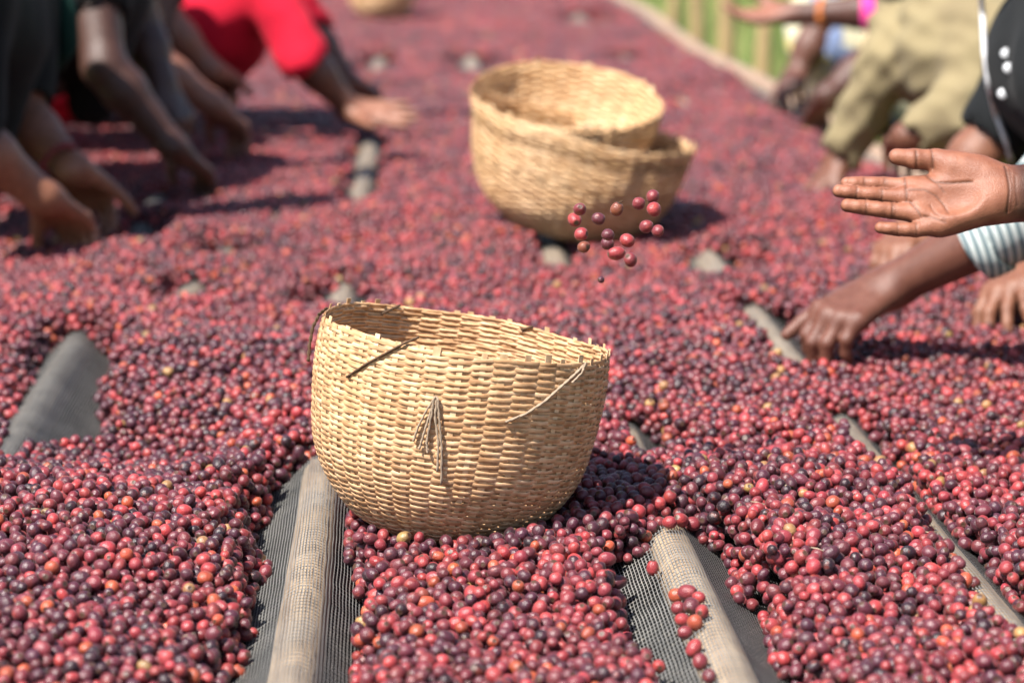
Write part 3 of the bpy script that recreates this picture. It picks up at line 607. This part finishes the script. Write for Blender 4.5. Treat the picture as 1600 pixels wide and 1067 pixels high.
def person(label, face, yc, hip_x, arms, top_mat, leg_mat, sleeves, chest=None, h_arm=.0045, fold=.006, skin=(.115, .045, .024), palmc=(.30, .12, .065), hang=0.0, extra=None, head=(.10, 0, .17)):
    """face = +1 looks along +x, -1 along -x; arms = [(shoulder, elbow, wrist, hand)] near arm first; sleeves = reach per arm (1 elbow, 2 wrist)"""
    S = np.array; sh = [S(a[0]) for a in arms]; hip = S([hip_x, yc, .10]); neck = (sh[0] + sh[1]) / 2 + S([face * .03, 0, .07]); chestp = (sh[0] + sh[1]) / 2 + S([-face * .06, 0, -.04]) if chest is None else S(chest)
    root = thing('person', label, 'person', (hip_x - face * .02, yc, -.85), 'people sorting cherries'); Minv = Matrix.Translation((-(hip_x - face * .02), -yc, .85))
    made = {}
    def add(name, me, mat, parent=root, **kw):
        if name in ('cuff', 'piping', 'button', 'scarf'): parent = made.get('shirt', root)
        elif name in ('bracelet', 'hair'): parent = made.get('body', root)
        o = link(name, me, parent, mat, **kw); made[name] = o; o.matrix_parent_inverse = Minv if parent is root else Matrix.Identity(4); return o
    hc = neck + S([face * head[0], head[1], head[2]]); ff, hr = head_field(hc, (face * .55, 0, -.83), (face * .83, 0, .55))
    Vs, Fs, Cs = [], [], []; off = 0
    def push(V, F, C):
        nonlocal off
        Vs.append(V); Fs.append(F + off); Cs.append(C); off += len(V)
    feet = [S([hip_x - face * .05, yc + s * .13, -.78]) for s in (-1, 1)]; knee = [S([hip_x + face * .03, yc + s * .12, -.36]) for s in (-1, 1)]; hp = [S([hip_x, yc + s * .095, .04]) for s in (-1, 1)]
    tor = [(hp[0], chestp + S([0, -.085, 0]), .115, .115), (hp[1], chestp + S([0, .085, 0]), .115, .115), (chestp + S([0, -.09, 0]), sh[0], .10, .055), (chestp + S([0, .09, 0]), sh[1], .10, .055), (chestp, neck, .09, .05)]
    legs = [x for i in (0, 1) for x in ((hp[i], knee[i], .095, .062), (knee[i], feet[i] + S([0, 0, .02]), .060, .040))]; foot = [(feet[i] + S([-face * .03, 0, -.035]), feet[i] + S([face * .14, 0, -.045]), .038, .028) for i in (0, 1)]
    core = lambda p: smin(smins([rc(p, *q) for q in tor + legs + foot], .04), smin(rc(p, neck, hc + S([-face * .02, 0, -.06]), .056, .052), ff(p), .02), .03)
    lo = S([min(hip_x, hc[0], chestp[0], sh[0][0], sh[1][0]) - .35, yc - .45, -.86]); hi = S([max(hip_x, hc[0], chestp[0], sh[0][0], sh[1][0]) + .35, yc + .45, hc[2] + .16])
    V, F = surface(core, lo, hi, .016); push(V, F, np.tile(skin, (len(V), 1)))
    fields = []
    for sh_, el, wr, hd in arms:
        palm, fing, pn = hd; f, a, b = arm_field(S(sh_), S(el), S(wr), (palm, fing)); fields.append(f); V, F = surface(f, a, b, h_arm if yc < 5 else .006)
        N = normals(f, V); dh = smins([rc(V, *q) for q in palm], .01); df = np.minimum.reduce([smins([rc(V, *q) for q in c], .004) for c in fing]); near = np.clip(1 - np.minimum(dh, df) / .012, 0, 1)
        m = np.clip((N @ unit(pn)) * 1.6 - .1, 0, 1) * near; push(V, F, S(skin) * (1 - m[:, None]) + S(palmc) * m[:, None])
    me = mesh_np('body', np.vstack(Vs), np.vstack(Fs)); vcol(me, 'skin', np.vstack(Cs)); add('body', me, M_SKIN)
    V, F = surface(hr, hc - .16, hc + .16, .008); add('hair', mesh_np('hair', V, F), M_HAIR)
    # clothes
    seglist = []
    for (sh_, el, wr, hd), reach in zip(arms, sleeves):
        sh_, el, wr = S(sh_), S(el), S(wr); q = []
        if reach <= 1: e = sh_ + (el - sh_) * reach; q = [(sh_, e, .070, .062 - .006 * reach)]; dirv = unit(el - sh_)
        else: e = el + (wr - el) * (reach - 1); q = [(sh_, el, .071, .059), (el, e, .059, .054 - .010 * (reach - 1))]; dirv = unit(wr - el)
        seglist.append((q, e, dirv))
    tt = [(a, b, ra + .018, rb + .016) for a, b, ra, rb in tor]
    if hang: tt.append((chestp + S([face * .05, -.05, -.05]), chestp + S([face * .03, -.03, -.05 - hang]), .10, .05)); tt.append((chestp + S([-face * .1, .03, -.05]), chestp + S([-face * .12, .05, -.05 - hang * .8]), .11, .07))
    rg = np.random.default_rng(int(yc * 100)); KV = [(unit(rg.normal(0, 1, 3) * (1, .8, .6)) * rg.uniform(38, 75) * (1.9 if fold > .012 else 1), rg.uniform(0, 6)) for _ in range(4)]
    def shirt(p):
        w = p + .02 * np.sin(p[:, [1, 2, 0]] * 17 + 1); fd = sum(np.abs(np.sin(w @ k * .5 + ph)) for k, ph in KV) / 4 - .6
        d = smins([rc(p, *q) for q in tt], .05)
        for (q, e, dv), f in zip(seglist, fields):
            s = smins([rc(p, *x) for x in q], .02); pl = (p - e) @ dv; s = np.maximum(s, pl)
            d = smin(d, s, .035); near = np.linalg.norm(p - e, axis=1) < .10
            if near.any():
                cut = -np.maximum(f(p[near]) - .0035, -(pl[near] + .02)); d[near] = np.maximum(d[near], cut)
        nk = np.linalg.norm(p - (neck + S([face * .03, 0, .05])), axis=1) - .075; d = np.maximum(d, -nk)
        return d + fold * fd * 1.3
    ends = S([x for q, e, dv in seglist for y in q for x in y[:2]]); lo2 = np.minimum(np.minimum(ends.min(0), chestp), hip) - .25; hi2 = np.maximum(np.maximum(ends.max(0), chestp), hip) + .25
    V, F = surface(shirt, lo2, hi2, .0085 if yc < 5 else .012); add('shirt', mesh_np('shirt', V, F), top_mat)
    tr = lambda p: np.maximum(smins([rc(p, a, b, ra + .020, rb + .022) for a, b, ra, rb in legs], .03), -(p[:, 2] + .77)) + fold * .6 * np.sin(p[:, 2] * 60 + 3 * np.sin(p[:, 1] * 30))
    V, F = surface(tr, S([hip_x - .25, yc - .3, -.83]), S([hip_x + .25, yc + .3, .2]), .017); add('trousers', mesh_np('trousers', V, F), leg_mat)
    if extra: extra(add, shirt)
    return root, fields, shirt
M_HAIR = mat_plain('black_hair', (.012, .010, .009), .8, .3, scale=200)
CL = {k: mat_cloth('cloth_' + k, c, d) for k, (c, d) in dict(black=((.007, .008, .009), (.012, .013, .014)), camo=((.012, .015, .012), (.005, .006, .006)), teal=((.008, .035, .026), None), brown=((.050, .030, .024), (.09, .06, .05)), dark=((.009, .008, .008), None),
      red=((.56, .012, .035), (.46, .008, .03)), khaki=((.235, .19, .105), (.19, .15, .085)), tan=((.42, .33, .19), None), cream=((.66, .60, .40), (.50, .50, .44)), pale=((.30, .38, .39), (.26, .34, .36)), pink=((.80, .06, .30), None), grey=((.22, .25, .26), None), denim=((.04, .06, .12), None)).items()}
def H(wr, tip, n, side, **kw):
    wr = np.asarray(wr, float); a = unit(np.asarray(tip, float) - wr); p, f = hand_prims(wr, a, n, side, **kw); return (p, f, n)
def ring(add, c, d, r, rt, mat, name, beads=0):
    d = unit(d); a = unit(np.cross(d, [0, 0, 1.])); b = np.cross(d, a); parts = []
    if beads:
        for i in range(beads):
            an = 2 * math.pi * i / beads; p = np.asarray(c) + r * (a * math.cos(an) + b * math.sin(an)); parts.append(tube([p - d * rt, p - d * rt * .5, p + d * rt * .5, p + d * rt], [rt * .4, rt, rt, rt * .4], 7))
    else:
        n = 28; ps = [np.asarray(c) + r * (a * math.cos(2 * math.pi * i / n) + b * math.sin(2 * math.pi * i / n)) for i in range(n + 1)]; parts.append(tube(ps, rt, 8))
    add(name, mesh(name, *join(parts)), mat)
DN = np.array([0, 0, -1.])
def tilt(x, y, z): return unit([x, y, z])
def people_left():
    # nearest: dark camouflage top, two bare forearms, beads on one wrist
    w1, w2 = P(72, 312, 4.02), P(118, 268, 4.2)
    def ex(add, f):
        ring(add, P(92, 250, 4.2) + np.array([0, 0, -.002]), w2 - P(40, 190, 4.28), .034, .0065, mat_plain('red_bead', (.20, .010, .015), .3, .5), 'bracelet', 15)
        pts = [P(88, -60, 4.42) + (0, 0, .01), P(104, 20, 4.40), P(108, 70, 4.40), P(92, 110, 4.42)]; V, F = tube(pts, [.018, .02, .018, .006], 8); add('scarf', mesh('scarf', V, F), CL['teal'])
    person('person in dark camouflage top at left edge, both hands in the cherries, red bead bracelet', 1, 4.22, -1.18,
        [(P(-50, -10, 4.02), P(-50, 215, 3.96), w1, H(w1, PZ(150, 378, .035), tilt(.25, .1, -1), -1, curl=(30, 40, 25), seed=1)), (P(35, -30, 4.42), P(32, 182, 4.30), w2, H(w2, PZ(165, 345, .04), tilt(.2, -.4, -1), 1, curl=(35, 40, 25), seed=2))],
        CL['camo'], CL['dark'], (1.15, .9), hang=.18, skin=(.23, .095, .052), palmc=(.30, .13, .07), extra=ex)
    w1, w2 = P(272, 232, 4.62), P(252, 128, 4.95)
    person('person in black top reaching a long bare dark arm into the cherries', 1, 4.85, -1.16,
        [(P(140, -70, 4.72), P(163, 105, 4.62), w1, H(w1, PZ(365, 305, .03), tilt(-.1, .2, -1), -1, curl=(25, 30, 20), seed=3)), (P(185, -80, 5.0), P(225, 60, 5.0), w2, H(w2, P(290, 195, 4.92), tilt(-.5, .3, -1), 1, curl=(30, 35, 20), seed=4))],
        CL['dark'], CL['black'], (.55, .6), hang=.20, skin=(.065, .028, .019), palmc=(.2, .09, .05))
    w1, w2 = P(335, 166, 5.25), P(330, 110, 5.62)
    person('person in brown top with a sunlit forearm, between the black top and the red top', 1, 5.40, -1.14,
        [(P(190, -50, 5.28), P(243, 104, 5.22), w1, H(w1, PZ(415, 240, .035), tilt(.1, .2, -1), -1, curl=(28, 30, 20), seed=5)), (P(230, -60, 5.6), P(262, 40, 5.6), w2, H(w2, PZ(400, 180, .04), tilt(.1, .1, -1), 1, seed=6))],
        CL['brown'], CL['dark'], (.8, .8), hang=.16, head=(-.03, -.10, .15), skin=(.26, .115, .075), palmc=(.36, .17, .11))
    w1, w2 = P(548, 172, 5.78), P(545, 128, 6.15)
    person('person in bright red long-sleeved top bending low, open hand resting on cherries', 1, 6.0, -1.10,
        [(P(398, -45, 5.80), P(476, 92, 5.74), w1, H(w1, P(668, 184, 5.70), tilt(-.1, -.6, .75), -1, curl=(4, 8, 6), thumb=(40, 4), seed=7)), (P(410, -60, 6.18), P(486, 50, 6.2), w2, H(w2, PZ(620, 165, .04), tilt(0, 0, -1), 1, seed=8))],
        CL['red'], CL['black'], (1.12, 1.1), chest=P(330, 20, 5.95) , hang=.10, fold=.012, skin=(.14, .06, .038), palmc=(.26, .115, .072))
def people_right():
    # khaki coat
    w1, w2 = P(1420, 214, 4.40), P(1312, 248, 4.70)
    person('person in khaki coat, one creased sleeve reaching down to the cherries', -1, 4.68, 1.42,
        [(P(1545, 55, 4.42), P(1500, 176, 4.36), w1, H(w1, PZ(1375, 262, .05), tilt(.1, .2, -1), 1, seed=11)), (P(1440, -30, 4.74), P(1392, 92, 4.62), w2, H(w2, PZ(1265, 305, .03), tilt(.2, 0, -1), -1, curl=(25, 30, 20), seed=12))],
        CL['khaki'], CL['khaki'], (1.90, 1.97), chest=P(1500, 70, 4.62), fold=.015, skin=(.15, .06, .035))
    # raised hand with bracelet
    w1, w2 = P(1292, 150, 5.72), P(1235, 22, 6.18)
    def ex(add, f):
        e = P(1385, 18, 6.10); ring(add, w2 + (e - w2) * .33, e - w2, .034, .008, mat_plain('orange_bangle', (.60, .17, .03), .4, .4), 'bracelet')
        c = w2 + (e - w2) * .88; d = unit(e - w2); add('cuff', mesh('cuff', *tube([c - d * .028, c - d * .02, c, c + d * .02, c + d * .03], [.049, .054, .056, .054, .049], 16)), CL['pink'])
    person('person in tan clothes with pink cuff and orange bracelet, hand held out', -1, 5.95, 1.56,
        [(P(1440, 30, 5.75), P(1352, 104, 5.76), w1, H(w1, PZ(1258, 200, .03), tilt(.3, 0, -1), 1, seed=13)), (P(1450, -40, 6.2), P(1385, 18, 6.10), w2, H(w2, P(1150, 30, 6.2), tilt(0, -.3, .9), -1, curl=(8, 18, 12), seed=14))],
        CL['tan'], CL['dark'], (.95, .9), skin=(.085, .036, .026), palmc=(.28, .12, .08), extra=ex)
    w1, w2 = P(1243, 118, 6.42), P(1290, 110, 6.75)
    person('person in pale cream patterned cloth, thin arm down to the cherries', -1, 6.60, 1.50,
        [(P(1330, -30, 6.45), P(1272, 62, 6.45), w1, H(w1, PZ(1208, 185, .03), tilt(.3, 0, -1), 1, seed=15)), (P(1340, -40, 6.8), P(1310, 50, 6.8), w2, H(w2, PZ(1260, 150, .03), tilt(.2, 0, -1), -1, seed=16))],
        M_PRINT, CL['dark'], (.55, .8), chest=P(1312, 40, 6.6), hang=.14, skin=(.12, .05, .034))
    # black zip jacket with white piping
    w1, w2 = P(1612, 405, 3.44), P(1432, 352, 3.86)
    def ex(add, f):
        pix = [(1530, -40), (1535, 20), (1538, 80), (1545, 135), (1556, 180), (1570, 215), (1580, 250)]; pts = []
        ts = np.linspace(2.9, 4.2, 700)
        for px, py in pix:
            d = ray(px, py); q = CAMP + d * (ts / d[1])[:, None]; v = f(q); k = np.argmax(v < .002) if (v < .002).any() else int(np.argmin(v)); pts.append(q[k])
        dense = [pts[i] * (1 - t) + pts[i + 1] * t for i in range(len(pts) - 1) for t in (0, .25, .5, .75)] + [pts[-1]]
        add('piping', mesh('piping', *tube(dense, .0042, 8)), mat_plain('white_piping', (.72, .72, .75), .5))
        for px, py in ((1572, 84), (1576, 107), (1567, 147)):
            d = ray(px, py); q = CAMP + d * (ts / d[1])[:, None]; v = f(q); k = np.argmax(v < .001) if (v < .001).any() else int(np.argmin(v)); c = q[k]; n = unit(CAMP - c)
            add('button', mesh('button', *tube([c - n * .002, c + n * .0015, c + n * .003, c + n * .0036], [.0075, .0078, .006, .002], 14)), mat_plain('shiny_button', (.8, .82, .85), .12, .8))
    person('person in black jacket with white piping and shiny buttons, at right edge', -1, 3.66, 1.40,
        [(P(1730, 70, 3.42), P(1730, 290, 3.42), w1, H(w1, PZ(1520, 512, .035), tilt(.5, .1, -1), 1, curl=(22, 24, 14), spread=9, seed=17)), (P(1660, -10, 3.88), P(1560, 205, 3.86), w2, H(w2, PZ(1365, 425, .04), tilt(.3, .1, -1), -1, seed=18))],
        CL['black'], CL['denim'], (.9, 1.12), chest=P(1700, 100, 3.62), h_arm=.0035, fold=.007, skin=(.20, .085, .05), palmc=(.36, .15, .085), extra=ex)
    # pale striped sweater, picking hand
    w1 = P(1382, 452, 3.14); e1 = P(1640, 318, 3.04); w2 = np.array([.98, 3.45, .12])
    def ex(add, f):
        d = unit(w1 - e1); L = np.linalg.norm(w1 - e1); c = e1 + (w1 - e1) * .46
        add('cuff', mesh('cuff', *tube([c - d * .034, c - d * .033, c - d * .01, c - d * .004, c], [.042, .0555, .0545, .054, .0425], 28)), M_STRIPE)
    person('person in pale teal sweater with striped cuff, dark hand picking among cherries', -1, 3.08, 1.40,
        [(P(1760, 130, 2.90), e1, w1, H(w1, PZ(1262, 520, .078), tilt(.1, .30, -1), 1, curl=(40, 48, 26), spread=0, vary=6, seed=19, sc_=1.05)), ((1.12, 3.27, .50), (1.12, 3.42, .26), w2, H(w2, (.85, 3.5, .03), tilt(.2, 0, -1), -1, seed=20))],
        M_STRIPE, CL['denim'], (1.42, 1.4), h_arm=.003, skin=(.135, .052, .034), palmc=(.30, .12, .07), extra=ex)
def striped():
    t = NT('striped_knit'); sep = t.n('ShaderNodeSeparateXYZ'); t.l(t.coord('Object'), sep.inputs[0])
    v = t.math('ADD', t.math('MULTIPLY', sep.outputs[2], .36), t.math('MULTIPLY', sep.outputs[0], .93)); f = t.math('FRACT', t.math('DIVIDE', v, .0105)); m = t.math('LESS_THAN', f, .5)
    t.bsdf(t.mix(m, (.15, .20, .215, 1), (.46, .50, .49, 1)), .9, .1, t.bump(t.math('SINE', t.math('MULTIPLY', f, 6.28)), .5, .001)); return t.m
def printed():
    t = NT('cream_print'); co = t.coord(); n = t.noise(co, 9, 2); n2 = t.noise(co, 17, 2); c = t.mix(t.mapr(n, .56, .60, 0, 1), (.66, .62, .44, 1), (.20, .26, .42, 1)); c = t.mix(t.mapr(n2, .60, .64, 0, 1), c, (.72, .60, .22, 1)); t.bsdf(c, .9, .1); return t.m
M_STRIPE = striped(); M_PRINT = printed()
people_left(); people_right()

# ------------------------------------------------------------------ the open hand that has just let the cherries fall
def hero():
    K = .000273; Yh = 2.50; o = P(1150 + 1015 / 2.424, 200 + 240 / 2.424, Yh)
    up = np.array([0, math.sin(PITCH), math.cos(PITCH)]); rt = np.array([math.cos(YAW), -math.sin(YAW), 0]); tw = -np.array([math.sin(YAW) * math.cos(PITCH), math.cos(YAW) * math.cos(PITCH), -math.sin(PITCH)])
    up = np.cross(tw, rt); Bm = np.stack([-rt, up, tw])                      # u along the fingers, v to the thumb, w out of the palm
    U = lambda x, y, w=0: np.array([(1015 - x) * K, (240 - y) * K, w * .001 - .38 * (240 - y) * K])
    fing = [[(U(412, 207, -5), U(470, 207, -6), 6.8, 7.3), (U(470, 207, -6), U(556, 210, -7), 7.2, 7.9), (U(556, 210, -7), U(660, 222, -5), 7.9, 9.0)],
            [(U(376, 239, 1), U(446, 247, 0), 6.9, 7.6), (U(446, 247, 0), U(541, 255, -1), 7.3, 8.0), (U(541, 255, -1), U(655, 266, 0), 8.0, 9.4)],
            [(U(404, 297, 5), U(474, 305, 3.5), 7.2, 8.0), (U(474, 305, 3.5), U(574, 317, 2), 8.1, 8.9), (U(574, 317, 2), U(690, 332, 1), 8.6, 9.8)],
            [(U(526, 384, 6), U(590, 391, 5), 6.3, 7.1), (U(590, 391, 5), U(662, 392, 3), 6.9, 7.8), (U(662, 392, 3), U(760, 372, 0), 8.0, 10.2)],
            [(U(606, 104, 4), U(674, 112, 3), 8.8, 10.2), (U(674, 112, 3), U(762, 116, 1), 10.3, 11.4), (U(762, 116, 1), U(900, 168, 0), 11.4, 17.0)]]
    palm = [(U(655, 222, -5), U(980, 215, -4), 10.5, 19), (U(655, 266, -1), U(990, 240, -3), 11.5, 20), (U(690, 330, 0), U(1000, 262, -3), 12, 19.5), (U(755, 370, 0), U(1000, 282, -2), 13, 18.5),
            (U(825, 148, 4), U(930, 174, 3), 17, 19.5), (U(800, 345, 3), U(945, 285, 3), 14.5, 17.5)]
    wrist = [(U(985, 225, -5), U(1110, 222, -8), 20.5, 21.5), (U(985, 275, -4), U(1110, 275, -7), 19.5, 21.0), (U(1110, 245, -8), U(1750, 205, -6), 26, 41)]
    # creases of the palm and fingers, as lines seen on the palm (x, y in the same measure)
    CR = [([(676, 85), (678, 150)], 1.1), ([(738, 80), (742, 150)], .9), ([(714, 168), (722, 190), (745, 208), (800, 212), (880, 208)], 1.1), ([(640, 238), (700, 238), (745, 262), (775, 300), (785, 330)], .8), ([(715, 172), (760, 225), (775, 245)], .6), ([(690, 340), (730, 350), (770, 365)], .7),
          ([(476, 185), (478, 222)], .8), ([(555, 185), (556, 232)], .9), ([(565, 188), (566, 232)], .5), ([(632, 190), (630, 240)], .9), ([(444, 224), (440, 272)], .9), ([(541, 232), (538, 280)], 1.0), ([(530, 234), (528, 278)], .5), ([(631, 244), (632, 282)], .9), ([(474, 280), (474, 328)], .7), ([(575, 290), (573, 345)], 1.0), ([(584, 292), (582, 345)], .5),
          ([(645, 285), (668, 318), (682, 342)], .9), ([(590, 366), (588, 412)], .7), ([(660, 368), (662, 412)], .8), ([(1013, 150), (1018, 240), (1010, 325)], 1.2), ([(1026, 160), (1030, 240), (1022, 320)], .6), ([(1044, 190), (1042, 250), (1050, 300)], .6), ([(720, 300), (735, 330), (770, 356)], .5)]
    def crease(q):
        x = 1015 - q[:, 0] / K; y = 240 - q[:, 1] / K; d = np.zeros(len(q))
        for pl, dep in CR:
            for (ax, ay), (bx, by) in zip(pl[:-1], pl[1:]):
                ab2 = (bx - ax) ** 2 + (by - ay) ** 2; t = np.clip(((x - ax) * (bx - ax) + (y - ay) * (by - ay)) / ab2, 0, 1); dd = np.hypot(x - ax - t * (bx - ax), y - ay - t * (by - ay))
                d = np.maximum(d, dep * np.exp(-(dd / 5.0) ** 2))
        return d
    mm = lambda L: [(a, b, ra * .001, rb * .001) for a, b, ra, rb in L]
    FG = [mm(c) for c in fing]; PM = mm(palm); WR = mm(wrist)
    def floc(q):
        A = smins([rc(q, *x) for x in PM], .012); A = smin(A, smins([rc(q, *x) for x in WR], .014), .016); F = None
        for i, c in enumerate(FG[:4]):
            g = smins([rc(q, *x) for x in c], .0016)
            for a, b, ra, rb in c[:2]: g = smin(g, ell(q, (a + b) / 2 + np.array([0, 0, .0018]), (np.linalg.norm(b - a) * .42, ra * .96, ra * .98)), .002)   # finger pads
            F = g if F is None else np.minimum(F, g)
        T = smins([rc(q, *x) for x in FG[4]], .004)
        A = smin(smin(A, F, .007), T, .010)
        A = -smin(-A, ell(q, U(790, 262, 25), (.030, .018, .0135)), .009)
        surf = q[:, 2] + .38 * q[:, 1]
        return A + .0012 * crease(q) * np.clip((surf + .002) / .004, 0, 1)
    f = lambda p: floc((p - o) @ Bm.T)
    lo = np.array([-.07, -.075, -.075]); hi = np.array([.19, .06, .055]); V, F = surface(floc, lo, hi, .00135)
    N = normals(floc, V, .001); cr = crease(V) * np.clip((V[:, 2] + .38 * V[:, 1] + .002) / .004, 0, 1); m = np.clip(N @ unit([0, .25, 1]) * 1.6 + .05, 0, 1) * np.clip((V[:, 0] + .016) / .02, 0, 1)
    back = np.array([.080, .034, .023]); pal = np.array([.265, .104, .060]); tip = np.clip((V[:, 0] - .06) / .12, 0, 1)[:, None]; C = back * (1 - m[:, None]) + (pal * (1 + .12 * tip)) * m[:, None]; C *= (1 - .5 * np.clip(cr, 0, 1))[:, None]
    yc, hx, face = 2.36, 1.42, -1
    sh2 = (np.array([1.02, 2.18, .50]), np.array([1.08, 2.10, .22]), np.array([.93, 2.02, .10])); n2 = tilt(.2, 0, -1)
    elb = (o + np.array([-.24, 0.008, -.004]) @ Bm); HH = H(sh2[2], (.78, 2.0, .02), n2, -1, seed=30)
    # body of the same person, outside the frame: the arm joins it at the shoulder
    hand2 = H(elb, elb + unit(elb - o), n2, 1, sc_=.05)
    root, fl, shf = person('person just outside the right edge, open palm held out under falling cherries', -1, yc, hx, [(sh2[0], sh2[1], sh2[2], HH), (elb + np.array([.10, .02, .22]), elb, o + (elb - o) * .24, H(o + (elb - o) * .24, o, n2, 1, sc_=.05))],
        CL['grey'], CL['denim'], (.9, .9), skin=tuple(back), palmc=tuple(pal), h_arm=.005)
    body = [c for c in root.children if c.name.startswith('body')][0]; W = V @ Bm + o
    ov = np.zeros(len(body.data.vertices) * 3, np.float32); body.data.vertices.foreach_get('co', ov); ov = ov.reshape(-1, 3); of = np.array([list(p.vertices) for p in body.data.polygons]); oc = np.zeros(len(ov) * 4, np.float32); body.data.attributes['skin'].data.foreach_get('color', oc); oc = oc.reshape(-1, 4)[:, :3]
    me = mesh_np('body', np.vstack([ov, W]), np.vstack([of, F + len(ov)])); vcol(me, 'skin', np.vstack([oc, C])); me.materials.append(M_SKIN); body.data = me
    nails = None
hero()

# ------------------------------------------------------------------ cherries in the air, cherries lying on the bare net
def loose():
    air = [(906, 327, 10.3, 1, 'uppermost falling cherry at the left of the falling cluster'), (898, 344, 11.2, 0, 'falling red cherry second from the top, leftmost of the falling cluster'), (908, 366, 10.8, 0, 'falling red cherry third from the top on the cluster\'s left side'), (912, 386, 10, 5, 'falling greenish brown cherry lowest on the cluster\'s left side'),
           (935, 342, 10.7, 2, 'single falling dark red cherry left of the one with a stem'), (964, 327, 10.2, 5, 'falling brownish cherry with a thin stem at its top'), (998, 318, 10.2, 1, 'falling red cherry just left of the topmost right pair'), (1020, 307, 10.8, 1, 'topmost falling cherry at the right of the cluster'), (1022, 327, 11.5, 0, 'falling bright red cherry directly below the topmost right one'),
           (1010, 354, 11.3, 1, 'larger of the two falling cherries lower on the right'), (1028, 361, 10, 1, 'rightmost of the two falling cherries lower on the right'), (950, 367, 10, 2, 'falling cherry overlapped from below, in the middle of the cluster'), (949, 381, 10.3, 2, 'falling dark cherry in front of another, middle of the cluster'), (980, 376, 11.8, 0, 'largest falling red cherry in the lower middle of the cluster'),
           (963, 396, 11.2, 0, 'falling oval red cherry near the bottom, lying sideways'), (985, 406, 11.5, 1, 'lowest full-sized falling cherry, at the bottom right'), (939, 437, 5.5, 3, 'tiny dark dried cherry falling lowest of all')]
    for i, (px, py, r, k, lab) in enumerate(air):
        p = P(px, py, 2.46 + .05 * math.sin(i * 2.1)); s = r / FPX * (p[1] / .985); c = np.array(CLS[k][1]) * ((.55, .8, .9) if k == 5 else (1, 1, 1))
        var = [1, 1, 0, 0, 0, 1, 0, 1, 1, 0, 0, 3, 0, 0, 2, 0, 1][i]; o = put_cherry(p, s, (R(60 + 47 * i % 90), R(37 * i), R(20 * i)), var, c, lab, 'falling cherries')
        if i == 5:
            o.rotation_euler = (R(14), R(20), 0)
            link('stem', mesh('stem', *tube([(0, 0, .95), (.06, 0, 1.3), (.28, 0, 1.55), (.45, 0, 1.5)], [.13, .09, .08, .06], 6)), o, M_TWD)
    def on_net(px, py, r):
        d = ray(px, py); t = np.linspace(1.2, 6, 6000); q = CAMP + d * t[:, None]; z = net_z(q[:, 0], q[:, 1]) + r; i = int(np.argmax(q[:, 2] < z)); return q[i]
    L = [(1020, 887, 'single bright red cherry alone on the bare net left of the right pole', 0, 2)] + [(x, y, 'coffee cherry in the small cluster lying on the bare net of the right ridge', None, 0) for x, y in ((1057, 930), (1074, 925), (1092, 933), (1060, 950), (1080, 946), (1097, 955), (1066, 968), (1086, 972), (1070, 988), (1084, 1012), (1094, 1033), (1108, 1056))]
    L += [(x, y, 'coffee cherry in the row along the top edge of the right bare net patch', None, 0) for x, y in ((1046, 816), (1064, 812), (1084, 811))]
    for i, (px, py, lab, k, var) in enumerate(L):
        k = [0, 5, 1, 0, 1, 2, 0][i % 7] if k is None else k; r = .0063 + .0006 * (i % 3); put_cherry(on_net(px, py, r), r, (R(50 * i), R(73 * i), R(31 * i)), var or i % 4, CLS[k][1], lab, None if i == 0 else ('cherries on the right net patch' if i < 13 else 'row of cherries at the net patch edge'))
loose()
